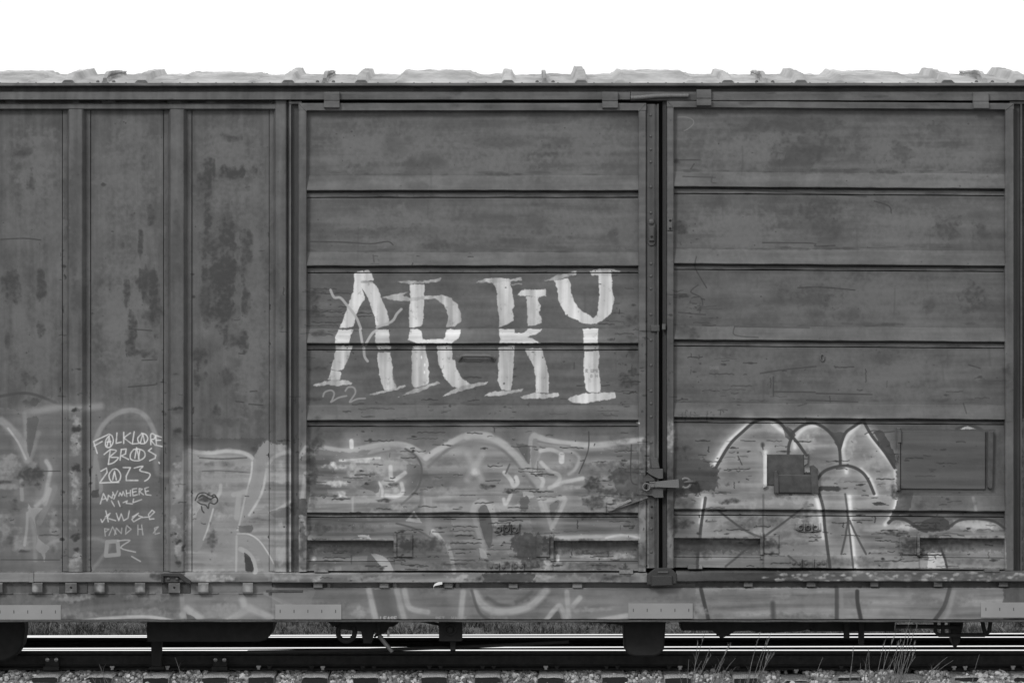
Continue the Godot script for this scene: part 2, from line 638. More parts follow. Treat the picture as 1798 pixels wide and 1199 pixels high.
func stains() -> void:
	# worn, chalky areas of the top coat
	for q in each([60, 330, 50, 120, 230, 240, 50, 40, 215, 560, 60, 170, 400, 260, 60, 60, 440, 520, 40, 250, 60, 600, 50, 100, 650, 250, 90, 50, 900, 280, 100, 40, 760, 400, 120, 45, 1040, 240, 60, 45, 1300, 280, 80, 40, 1600, 330, 90, 60, 1300, 400, 80, 45, 1500, 520, 160, 50, 1300, 640, 90, 60, 1560, 650, 120, 50, 1100, 400, 30, 60], 4):
		patch(q[0], q[1], q[2], q[3], 95, 0.6, 0, 0.8)
	for q in each([660, 255, 130, 55, 860, 270, 110, 40, 1010, 250, 110, 55, 700, 395, 130, 40, 980, 390, 120, 45, 1320, 250, 120, 50, 1560, 260, 130, 50, 1680, 300, 70, 50, 1300, 395, 110, 45, 1600, 400, 120, 45, 220, 330, 55, 110, 400, 300, 60, 80, 60, 280, 45, 80, 220, 560, 50, 120, 440, 640, 35, 110], 4):
		patch(q[0], q[1], q[2], q[3], 101, 0.55, 2, 0.9)
	# dirt and rust caught along the welded edges of the door sheets
	for y in [306, 346, 441, 478, 575, 613, 709, 747, 869, 906]:
		for k in 16:
			patch(rng.randf_range(545, 1115), y + rng.randf_range(-3, 2), rng.randf_range(4, 26), rng.randf_range(1, 3.5), 60, 0.45, 2)
			patch(rng.randf_range(1190, 1755), y - 5.0 + rng.randf_range(-3, 2), rng.randf_range(4, 26), rng.randf_range(1, 3.5), 58, 0.5, 2)
	# runs of rusty water
	for k in 90:
		var x := rng.randf_range(0, 1760)
		var y := rng.randf_range(200, 900)
		var l := rng.randf_range(12, 60)
		stroke(curve([x, y, x + rng.randf_range(-1, 1), y + l * 0.5, x + rng.randf_range(-2, 2), y + l], 0, 0, 1), rng.randf_range(1.5, 4.5), 64, rng.randf_range(0.15, 0.4), 0.8, 0.4)
	# left panels: x, y, half width, half height, strength (given at three times the drawing's scale)
	for q in each([110, 500, 60, 28, 0.6, 160, 650, 28, 62, 0.6, 40, 1160, 55, 40, 0.6, 210, 1150, 22, 32, 0.6, 540, 670, 12, 9, 0.9, 790, 830, 26, 55, 0.7, 735, 980, 13, 70, 0.65, 770, 1160, 55, 40, 0.7, 1220, 420, 65, 24, 0.55, 1190, 605, 150, 42, 0.9, 1085, 650, 52, 100, 0.85, 1090, 850, 50, 90, 0.85, 1100, 1000, 55, 90, 0.6, 1190, 950, 70, 110, 0.75, 1290, 1010, 30, 130, 0.65, 1180, 1140, 100, 90, 0.8, 640, 980, 14, 30, 0.5], 5):
		patch(q[0] / 3.0, 100 + q[1] / 3.0, q[2] / 2.7, q[3] / 2.7, 56, minf(1.0, q[4] * 1.25), 1)
	for q in each([40, 150, 55, 100, 0.65, 215, 130, 22, 55, 0.7, 210, 195, 28, 26, 0.7, 210, 385, 18, 42, 0.6, 45, 440, 22, 52, 0.6, 130, 640, 42, 55, 0.55, 660, 180, 22, 85, 0.65, 690, 390, 26, 110, 0.7, 770, 125, 55, 62, 0.6, 805, 235, 42, 130, 0.75, 745, 510, 62, 28, 0.6, 1165, 250, 72, 150, 0.95, 1170, 80, 85, 100, 0.75, 1245, 440, 62, 55, 0.75, 1060, 525, 44, 55, 0.7, 1050, 640, 42, 52, 0.7, 1190, 640, 42, 42, 0.55, 1290, 240, 36, 62, 0.7, 1080, 240, 30, 120, 0.5, 1130, 815, 27, 38, 0.7, 1160, 870, 130, 25, 0.35, 170, 775, 95, 22, 0.95], 5):
		patch(q[0] / 3.0, 450 + q[1] / 3.0, q[2] / 2.7, q[3] / 2.7, 55, minf(1.0, q[4] * 1.25), 1)
	# posts: rubbed and rusted faces, darker streaks down flanks and channels
	for q in each([134, 300, 15, 30, 134, 520, 13, 25, 128, 420, 9, 90, 152, 300, 7, 120, 152, 560, 7, 90, 115, 330, 6, 110, 311, 470, 12, 14, 311, 400, 10, 50, 293, 420, 6, 140, 330, 300, 8, 70, 494, 540, 8, 30, 494, 630, 8, 18, 518, 300, 7, 200, 518, 560, 7, 160, 505, 270, 9, 60, 134, 760, 12, 14, 311, 720, 10, 9, 311, 760, 9, 12, 1143, 640, 10, 200, 1150, 420, 8, 160, 1784, 680, 14, 60, 1770, 660, 8, 30], 4):
		patch(q[0], q[1], q[2], q[3], 62, 0.6, 1)
	# doors
	for q in each([560, 450, 70, 90, 0.45, 720, 560, 120, 45, 0.55, 650, 440, 34, 34, 0.4, 1150, 450, 190, 34, 0.5, 1460, 450, 75, 34, 0.45, 400, 925, 220, 22, 0.55, 660, 920, 240, 34, 0.55, 810, 985, 80, 44, 0.6, 1330, 880, 120, 60, 0.55, 1735, 940, 34, 44, 0.6, 900, 1005, 180, 24, 0.5, 720, 680, 65, 22, 0.5, 820, 1085, 100, 18, 0.5, 1060, 850, 180, 36, 0.4, 720, 770, 90, 60, 0.35], 5):
		patch(500 + q[0] / 3.0, 100 + q[1] / 3.0, q[2] / 3.0, q[3] / 3.0, 63, q[4], 2)
	for q in each([790, 290, 290, 44, 0.6, 910, 380, 210, 62, 0.6, 850, 430, 130, 44, 0.55, 1430, 300, 95, 36, 0.55, 1270, 405, 60, 60, 0.55, 910, 640, 175, 55, 0.65, 950, 710, 100, 66, 0.6, 1480, 720, 70, 60, 0.7, 1612, 730, 46, 62, 0.7, 1390, 605, 120, 30, 0.45, 1000, 485, 330, 14, 0.5], 5):
		patch(1050 + q[0] / 2.404, 100 + q[1] / 2.404, q[2] / 2.404, q[3] / 2.404, 60, q[4], 0)
	for q in each([870, 170, 200, 48, 0.6, 1590, 190, 70, 80, 0.85, 1390, 210, 46, 34, 0.6, 1050, 250, 70, 34, 0.55, 1200, 430, 90, 28, 0.5, 360, 315, 50, 30, 0.85, 1720, 480, 18, 25, 0.8], 5):
		patch(1050 + q[0] / 2.404, 450 + q[1] / 2.404, q[2] / 2.404, q[3] / 2.404, 58, q[4], 0)
	# top chord and door track
	for k in 26:
		patch(rng.randf_range(-100, 1900), rng.randf_range(158, 192), rng.randf_range(6, 30), rng.randf_range(2, 6), 58, 0.6, 2)

func spray_left() -> void:
	var o := [0.0, 680.0, 3.634]
	# thin grey haze of old spray
	fill(curve([-400, 190, -100, 120, 150, 150, 375, 120, 375, 1180, -400, 1180], 0, 680, 3.634), 101, 0.75, 6.0, 0.12)
	fill(curve([375, 120, 640, 120, 640, 300, 660, 1180, 375, 1180], 0, 680, 3.634, false), 98, 0.7, 6.0, 0.1)
	fill(curve([160, 780, 200, 735, 250, 730, 275, 780, 290, 1003, 160, 1003], 0, 0, 1, false), 96, 0.75, 6.0, 0.12)
	fill(curve([290, 855, 325, 800, 325, 1003, 290, 1003], 0, 0, 1, false), 105, 0.8, 4.0, 0.1)
	stroke(curve([-300, 130, -60, 70, 0, 55, 130, 35, 230, 50, 370, 105], 0, 680, 3.634), 5.0, 52, 0.7, 0.5)
	stroke(curve([160, 165, 240, 150, 370, 128, 520, 130, 640, 115], 0, 680, 3.634), 9.0, 128, 0.75, 0.6)
	stroke(curve([0, 210, 60, 260, 130, 340, 170, 460], 0, 680, 3.634), 11.0, 128, 0.85, 0.35)
	stroke(curve([45, 260, 110, 350, 160, 455], 0, 680, 3.634), 3.0, 150, 0.8, 0.4)
	stroke(curve([150, 170, 158, 260, 160, 370], 0, 680, 3.634), 6.0, 126, 0.7, 0.5)
	stroke(curve([240, 290, 215, 370, 190, 460], 0, 680, 3.634), 6.0, 116, 0.7, 0.6)
	fill(curve([165, 200, 240, 190, 220, 300, 185, 450, 165, 330], 0, 680, 3.634), 66, 0.55, 2.0)
	for q in each([40, 500, 70, 60, 20, 640, 110, 30, 60, 440, 60, 40, 230, 740, 35, 30, 200, 500, 30, 35, -60, 560, 120, 90, 120, 1000, 80, 80, 330, 900, 40, 200, 30, 900, 60, 120, 470, 560, 35, 60, 470, 860, 35, 40, 470, 200, 35, 40, 470, 1120, 35, 50, 470, 380, 35, 60], 4):
		patch(q[0] / 3.634, 680 + q[1] / 3.634, q[2] / 3.634, q[3] / 3.634, 124, 0.65, 2)
	stroke(curve([290, 470, 315, 520, 300, 610, 280, 700, 225, 755], 0, 680, 3.634), 6.0, 150, 0.8, 0.5)
	stroke(curve([130, 590, 135, 715], 0, 680, 3.634), 5.5, 128, 0.8, 0.3)
	stroke(curve([345, 640, 300, 740, 245, 860], 0, 680, 3.634), 8.5, 112, 0.9, 0.2)
	stroke(curve([310, 650, 280, 740], 0, 680, 3.634), 7.0, 140, 0.8, 0.3)
	stroke(curve([170, 800, 165, 900, 150, 1005], 0, 680, 3.634), 4.0, 140, 0.8, 0.3)
	fill(curve([175, 740, 200, 770, 265, 770, 235, 810, 220, 840, 240, 960, 310, 1020, 285, 1060, 280, 1115, 260, 1060, 225, 1030, 235, 960, 205, 840, 175, 830], 0, 680, 3.634), 132, 0.9, 1.5)
	stroke(curve([195, 840, 215, 950, 220, 1100], 0, 680, 3.634), 6.0, 122, 0.7, 0.5)
	stroke(curve([300, 1005, 330, 985, 370, 975], 0, 680, 3.634), 5.0, 128, 0.7, 0.5)
	for q in each([180, 560, 90, 55, 0.85, 235, 560, 40, 70, 0.8, 85, 760, 40, 50, 0.7, 20, 600, 70, 14, 0.7, 50, 970, 40, 60, 0.6, 150, 1045, 45, 14, 0.9, 330, 1030, 25, 45, 0.4], 5):
		patch(q[0] / 3.634, 680 + q[1] / 3.634, q[2] / 3.634, q[3] / 3.634, 58, q[4], 2)
	stroke(curve([200, 535, 380, 533], 0, 680, 3.634), 1.2, 48, 0.8, 0.3)
	stroke(curve([0, 1098, 375, 1100], 0, 680, 3.634), 1.2, 52, 0.8, 0.3)
	# second panel
	stroke(curve([165, 775, 180, 745, 205, 725, 235, 720, 258, 735, 274, 770], 0, 0, 1), 7.0, 128, 0.85, 0.4)
	stroke(curve([166, 790, 168, 830], 0, 0, 1), 5.0, 122, 0.8, 0.4)
	stroke(curve([605, 440, 590, 650, 640, 650, 610, 470], 0, 680, 3.634), 5.5, 122, 0.9, 0.25)
	fill(curve([580, 660, 625, 650, 630, 700, 583, 705], 0, 680, 3.634, false), 48, 0.8, 1.5)
	stroke(curve([276, 780, 276, 830, 320, 828], 0, 0, 1), 8.0, 118, 0.7, 0.5)
	stroke(curve([155, 945, 175, 947, 190, 960, 160, 1000], 0, 0, 1), 5.0, 118, 0.7, 0.6)
	stroke(curve([262, 945, 258, 965, 270, 985], 0, 0, 1), 14.0, 112, 0.6, 0.7)
	# post faces: spray left between flaked patches
	for q in each([311, 850, 11, 30, 306, 915, 8, 12, 313, 960, 9, 30, 311, 815, 8, 8, 134, 860, 10, 30, 134, 980, 9, 16, 134, 740, 9, 18, 134, 770, 9, 20], 4):
		patch(q[0], q[1], q[2], q[3], 132, 0.75, 0)
	for q in each([134, 718, 10, 5, 132, 752, 11, 7, 133, 820, 11, 9, 134, 941, 11, 7, 134, 964, 10, 7, 311, 716, 8, 4, 311, 757, 9, 7, 313, 948, 10, 6, 311, 985, 10, 10, 325, 960, 8, 10], 4):
		patch(q[0], q[1], q[2], q[3], 44, 0.95, 0)

func spray_door() -> void:
	# the wide faded piece that runs over the third panel, the post and the first door
	fill(curve([325, 790, 340, 793, 380, 797, 420, 790, 440, 798, 446, 808, 450, 795, 465, 775, 480, 780, 505, 780, 515, 800, 523, 800, 535, 782, 560, 790, 600, 790, 660, 778, 700, 778, 730, 790, 748, 803, 765, 790, 790, 770, 830, 762, 870, 770, 900, 790, 930, 818, 932, 765, 940, 762, 975, 772, 1040, 778, 1080, 775, 1135, 768, 1150, 765, 1150, 1024, 325, 1024], 0, 0, 1, false), 112, 0.97, 3.0, 0.35)
	fill(curve([325, 792, 420, 792, 446, 808, 465, 777, 505, 781, 522, 802, 522, 1003, 325, 1003], 0, 0, 1, false), 127, 0.85, 3.0, 0.3)
	for k in 110:
		patch(rng.randf_range(335, 1120), rng.randf_range(800, 1000), rng.randf_range(10, 55), rng.randf_range(3, 13), rng.randf_range(78, 140), 0.6, 2)
	# third panel
	var s := 4.611
	patch(280 + 450 / s, 750 + 440 / s, 42, 50, 132, 0.7, 1)
	patch(280 + 560 / s, 750 + 950 / s, 50, 60, 122, 0.7, 0)
	patch(280 + 300 / s, 750 + 680 / s, 14, 30, 142, 0.8, 0)
	fill(curve([250, 90, 865, 90, 800, 140, 770, 235, 720, 195, 560, 165, 400, 185, 300, 190, 250, 160], 280, 750, s, false), 60, 0.6, 3.0)
	patch(280 + 235 / s, 750 + 120 / s, 11, 11, 44, 0.9, 0, 0.4)
	patch(280 + 750 / s, 750 + 180 / s, 9, 6, 46, 0.9, 0, 0.4)
	stroke(curve([235, 185, 300, 200, 420, 205, 540, 190, 650, 200, 720, 225, 760, 265], 280, 750, s), 5.5, 160, 0.85, 0.4)
	stroke(curve([215, 200, 210, 330, 190, 480, 150, 560], 280, 750, s), 9.0, 130, 0.75, 0.4)
	stroke(curve([320, 245, 500, 255, 700, 245], 280, 750, s), 2.6, 72, 0.8, 0.4, 0.3)
	stroke(curve([340, 355, 500, 350, 740, 368], 280, 750, s), 1.6, 70, 0.7, 0.4, 0.3)
	fill(curve([640, 790, 700, 600, 740, 400, 750, 280, 800, 170, 870, 110, 930, 160, 880, 260, 840, 420, 780, 600, 700, 720], 280, 750, s), 126, 0.95, 1.5)
	stroke(curve([745, 280, 735, 390, 690, 560, 640, 790, 625, 830], 280, 750, s), 2.6, 164, 0.85, 0.4)
	stroke(curve([865, 340, 820, 540, 720, 710], 280, 750, s), 3.4, 164, 0.8, 0.5)
	fill(curve([265, 820, 320, 660, 430, 640, 380, 830, 320, 1000, 255, 1000], 280, 750, s), 120, 0.95, 1.5)
	stroke(curve([430, 660, 385, 820, 350, 910], 280, 750, s), 2.4, 158, 0.8, 0.4)
	stroke(curve([490, 470, 485, 520, 460, 570], 280, 750, s), 5.0, 150, 0.85, 0.4)
	stroke(curve([595, 545, 690, 520], 280, 750, s), 7.0, 148, 0.8, 0.3)
	stroke(curve([640, 545, 620, 730], 280, 750, s), 8.0, 138, 0.8, 0.3)
	fill(curve([630, 800, 750, 795, 730, 855, 640, 850], 280, 750, s), 74, 0.75, 2.0)
	stroke(curve([640, 900, 720, 910, 800, 970, 860, 1060, 890, 1160], 280, 750, s), 17.0, 124, 0.95, 0.15)
	stroke(curve([625, 860, 720, 865, 800, 915, 870, 1010, 920, 1100], 280, 750, s), 2.0, 168, 0.8, 0.5)
	stroke(curve([650, 985, 700, 1010, 750, 1070, 775, 1165], 280, 750, s), 7.0, 142, 0.9, 0.2)
	fill(curve([680, 1010, 720, 1040, 750, 1100, 757, 1165, 695, 1165], 280, 750, s), 46, 0.95, 0.8)
	stroke(curve([620, 880, 615, 1160], 280, 750, s), 3.0, 150, 0.7, 0.4)
	patch(280 + 430 / s, 750 + 900 / s, 14, 22, 72, 0.75, 1)
	# burnt-through spot
	patch(361, 873, 17, 10, 62, 0.9, 0)
	for q in [[285, 590, 310, 540, 360, 530, 410, 555, 440, 545, 465, 590, 440, 620, 400, 610, 390, 655, 370, 630, 330, 620, 300, 600], [335, 640, 340, 670, 355, 690], [310, 570, 350, 550, 400, 580, 430, 570], [420, 560, 460, 570, 465, 600]]:
		stroke(curve(q, 280, 750, s), 1.8, 34, 0.9, 0.3, 0.4)
	# post beside the door
	for q in each([494, 788, 9, 9, 494, 830, 9, 30, 494, 915, 9, 14, 494, 975, 9, 25, 470, 830, 8, 25], 4):
		patch(q[0], q[1], q[2], q[3], 142, 0.7, 2)
	stroke(curve([880, 290, 930, 235, 1040, 195], 280, 750, s), 5.0, 146, 0.8, 0.4)
	stroke(curve([890, 690, 980, 650, 1050, 600], 280, 750, s), 5.0, 150, 0.8, 0.4)
	fill(curve([880, 690, 1050, 640, 1050, 720, 930, 730], 280, 750, s), 88, 0.7, 2.0)
	patch(517, 890, 9, 14, 42, 0.9, 1)
	patch(517, 970, 8, 40, 56, 0.8, 1)
	# first door: darker second colour inside the pale outlines, darker fill below the fifth rib
	for q in [[545, 800, 620, 806, 680, 790, 720, 796, 742, 815], [752, 818, 790, 786, 830, 776, 872, 784, 900, 806, 935, 850, 948, 866], [942, 782, 980, 788, 1040, 794, 1115, 786], [920, 800, 928, 830, 936, 842], [740, 860, 735, 890, 700, 905]]:
		stroke(curve(q, 0, 0, 1), 5.0, 78, 0.7, 0.6)
	fill(curve([541, 905, 790, 905, 800, 1000, 541, 1000], 0, 0, 1, false), 84, 0.55, 6.0, 0.3)
	fill(curve([930, 905, 1120, 905, 1120, 1000, 950, 1000], 0, 0, 1, false), 86, 0.45, 6.0, 0.3)
	fill(curve([545, 798, 575, 800, 590, 830, 575, 870, 545, 872], 0, 0, 1, false), 84, 0.6, 6.0, 0.3)
	fill(curve([700, 800, 745, 815, 760, 850, 740, 870, 700, 850], 0, 0, 1, false), 90, 0.5, 5.0, 0.2)
	# first door, left half
	s = 4.441
	for q in [[160, 195, 260, 212, 400, 228, 550, 198, 720, 172, 850, 182, 940, 222, 1010, 278], [1010, 280, 1090, 222, 1200, 165, 1300, 112, 1400, 96, 1510, 106]]:
		stroke(curve(q, 520, 740, s), 8.0, 150, 0.95, 0.35)
	stroke(curve([180, 238, 400, 262, 560, 238, 720, 205], 520, 740, s), 5.0, 132, 0.85, 0.4)
	fill(curve([150, 205, 400, 240, 560, 215, 560, 250, 400, 280, 150, 260], 520, 740, s), 92, 0.6, 3.0)
	for q in each([290, 335, 110, 30, 175, 520, 305, 230, 20, 172, 300, 480, 100, 28, 165, 330, 565, 90, 26, 170, 620, 385, 190, 60, 138, 760, 330, 140, 90, 136, 450, 400, 90, 60, 142, 720, 460, 60, 80, 150, 860, 230, 80, 30, 130, 440, 320, 40, 60, 150], 5):
		patch(520 + q[0] / s, 740 + q[1] / s, q[2] / s, q[3] / s, q[4], 0.75, 2)
	stroke(curve([430, 148, 432, 195], 520, 740, s), 6.0, 215, 0.95, 0.2)
	stroke(curve([340, 300, 500, 290, 650, 280], 520, 740, s), 3.4, 176, 0.85, 0.4, 0.3)
	stroke(curve([850, 210, 930, 262, 975, 345, 970, 450, 930, 540, 820, 640], 520, 740, s), 3.6, 78, 0.85, 0.4)
	fill(curve([860, 330, 960, 340, 960, 450, 900, 545, 840, 570, 860, 450], 520, 740, s), 88, 0.8, 2.0)
	stroke(curve([635, 565, 650, 500, 690, 470, 740, 500], 520, 740, s), 5.5, 150, 0.8, 0.4)
	stroke(curve([670, 575, 670, 520, 640, 470], 520, 740, s), 4.0, 175, 0.85, 0.4)
	stroke(curve([700, 570, 780, 578, 830, 545, 820, 480], 520, 740, s), 5.5, 165, 0.85, 0.35)
	stroke(curve([735, 350, 745, 455, 800, 430, 848, 398], 520, 740, s), 6.0, 168, 0.85, 0.35)
	patch(520 + 760 / s, 740 + 520 / s, 14, 10, 150, 0.7, 0)
	patch(520 + 760 / s, 740 + 490 / s, 12, 5, 70, 0.8, 0)
	fill(curve([500, 500, 560, 470, 640, 460, 640, 550, 560, 530], 520, 740, s), 84, 0.8, 2.0)
	for q in [[1335, 255, 1390, 350, 1440, 440], [1455, 255, 1390, 350, 1335, 445]]:
		stroke(curve(q, 520, 740, s), 9.0, 142, 0.75, 0.6)
	patch(520 + 1390 / s, 740 + 390 / s, 9, 9, 158, 0.9, 0, 0.4)
	for q in [[1048, 592, 1050, 690], [440, 592, 442, 690], [1000, 600, 1010, 700]]:
		stroke(curve(q, 520, 740, s), 3.0, 136, 0.8, 0.5)
	stroke(curve([1040, 600, 1030, 720, 1040, 860, 1100, 920], 520, 740, s), 9.0, 122, 0.7, 0.4)
	fill(curve([850, 770, 920, 690, 985, 790], 520, 740, s, false), 148, 0.9, 1.0)
	fill(curve([895, 752, 920, 720, 945, 760], 520, 740, s, false), 84, 0.9, 1.0)
	stroke(curve([780, 790, 900, 822, 1000, 872, 1100, 935], 520, 740, s), 3.2, 74, 0.8, 0.5)
	stroke(curve([1065, 850, 1105, 885, 1145, 935], 520, 740, s), 6.0, 164, 0.85, 0.3)
	stroke(curve([1180, 960, 1210, 1050, 1230, 1165], 520, 740, s), 6.0, 146, 0.8, 0.3)
	fill(curve([580, 1025, 660, 1040, 720, 1080, 760, 1165, 690, 1165], 520, 740, s), 142, 0.9, 1.0)
	fill(curve([555, 1035, 605, 1060, 680, 1165, 560, 1165], 520, 740, s), 78, 0.85, 1.5)
	patch(520 + 130 / s, 740 + 1060 / s, 7, 6, 160, 0.9, 0, 0.5)
	patch(520 + 140 / s, 740 + 1120 / s, 8, 8, 140, 0.8, 0)
	fill(curve([360, 1090, 480, 1090, 500, 1165, 350, 1165], 520, 740, s, false), 92, 0.7, 2.0)
	fill(curve([480, 880, 570, 880, 590, 910, 500, 905], 520, 740, s, false), 150, 0.7, 2.0)
	patch(552, 775, 9, 8, 46, 0.9, 0, 0.4)
	patch(546, 813, 9, 16, 44, 0.95, 0, 0.5)
	patch(650, 773, 4, 5, 54, 0.9, 0, 0.4)
	# frame of the door
	for q in [[528, 800, 537, 786, 538, 784], [530, 880, 537, 830], [529, 905, 538, 935]]:
		stroke(curve(q, 0, 0, 1), 6.0, 142, 0.85, 0.4)
	fill(curve([525, 874, 539, 874, 539, 905, 525, 902], 0, 0, 1, false), 58, 0.85, 1.5)
	# first door, right half
	s = 4.4417
	stroke(curve([0, 112, 120, 106, 250, 150, 370, 250, 470, 370, 580, 515], 820, 740, s), 10.0, 144, 0.95, 0.35)
	stroke(curve([520, 105, 620, 140, 760, 165, 1000, 180, 1250, 152, 1370, 140], 820, 740, s), 8.0, 152, 0.95, 0.4)
	stroke(curve([545, 150, 660, 172, 800, 185], 820, 740, s), 3.0, 84, 0.6, 0.5)
	stroke(curve([525, 105, 500, 140, 490, 340, 505, 390, 545, 270, 560, 230], 820, 740, s), 8.0, 134, 0.85, 0.25)
	fill(curve([545, 130, 560, 230, 530, 330, 505, 390, 500, 250, 515, 130], 820, 740, s), 112, 0.9, 1.0)
	fill(curve([380, 170, 485, 190, 485, 330, 430, 260], 820, 740, s), 66, 0.6, 2.0)
	for q in [[575, 315, 640, 380, 710, 410, 720, 450, 680, 490], [570, 225, 650, 215, 720, 245, 742, 265], [640, 512, 750, 470, 900, 438], [530, 390, 590, 450, 580, 500]]:
		stroke(curve(q, 820, 740, s), 5.5, 158, 0.85, 0.4)
	stroke(curve([760, 225, 840, 242, 872, 290, 840, 370, 790, 405], 820, 740, s), 4.5, 144, 0.75, 0.6)
	stroke(curve([735, 255, 735, 305], 820, 740, s), 8.0, 176, 0.85, 0.2)
	stroke(curve([290, 395, 340, 450, 360, 495, 392, 475, 380, 430], 820, 740, s), 6.0, 166, 0.85, 0.3)
	stroke(curve([330, 330, 300, 400], 820, 740, s), 3.0, 66, 0.7, 0.4)
	stroke(curve([285, 600, 300, 640, 340, 560, 330, 530], 820, 740, s), 5.0, 160, 0.8, 0.4)
	fill(curve([430, 545, 500, 545, 520, 590, 450, 600], 820, 740, s), 148, 0.7, 2.0)
	stroke(curve([45, 700, 65, 645, 120, 622, 180, 665, 215, 760, 240, 800], 820, 740, s), 9.0, 136, 0.9, 0.3)
	stroke(curve([45, 700, 60, 760, 100, 900, 140, 1000], 820, 740, s), 7.0, 132, 0.8, 0.4)
	fill(curve([85, 690, 110, 652, 150, 652, 178, 720, 200, 850, 185, 970, 155, 960, 100, 800], 820, 740, s), 76, 0.92, 1.0)
	fill(curve([90, 980, 130, 990, 160, 1060, 110, 1060], 820, 740, s), 142, 0.7, 2.0)
	for q in [[575, 590, 610, 660, 660, 830], [765, 600, 720, 700, 660, 830], [615, 612, 690, 600, 755, 590], [560, 600, 590, 690]]:
		stroke(curve(q, 820, 740, s), 6.0, 142, 0.85, 0.4)
	fill(curve([410, 590, 480, 590, 465, 690, 415, 690], 820, 740, s), 66, 0.8, 3.0)
	fill(curve([640, 640, 720, 610, 680, 700, 655, 730], 820, 740, s), 86, 0.8, 2.0)
	stroke(curve([690, 900, 900, 890, 1340, 885], 820, 740, s), 5.0, 140, 0.8, 0.4, 0.2)
	stroke(curve([1080, 900, 1200, 880, 1340, 900], 820, 740, s), 3.0, 160, 0.7, 0.4)
	patch(820 + 1180 / s, 740 + 1050 / s, 40, 6, 148, 0.7, 2)
	patch(820 + 930 / s, 740 + 1045 / s, 20, 5, 152, 0.7, 2)
	stroke(curve([705, 1045, 705, 1075], 820, 740, s), 5.0, 180, 0.85, 0.3)
	patch(820 + 620 / s, 740 + 1110 / s, 8, 10, 160, 0.7, 1)
	patch(820 + 1290 / s, 740 + 780 / s, 12, 12, 140, 0.7, 0)
	# centre post: spray that carries over
	patch(1126, 900, 9, 110, 118, 0.65, 1)
	patch(1147, 790, 9, 25, 116, 0.8, 1)
	patch(1177, 770, 8, 30, 132, 0.8, 1)
	patch(1176, 950, 7, 40, 112, 0.7, 1)

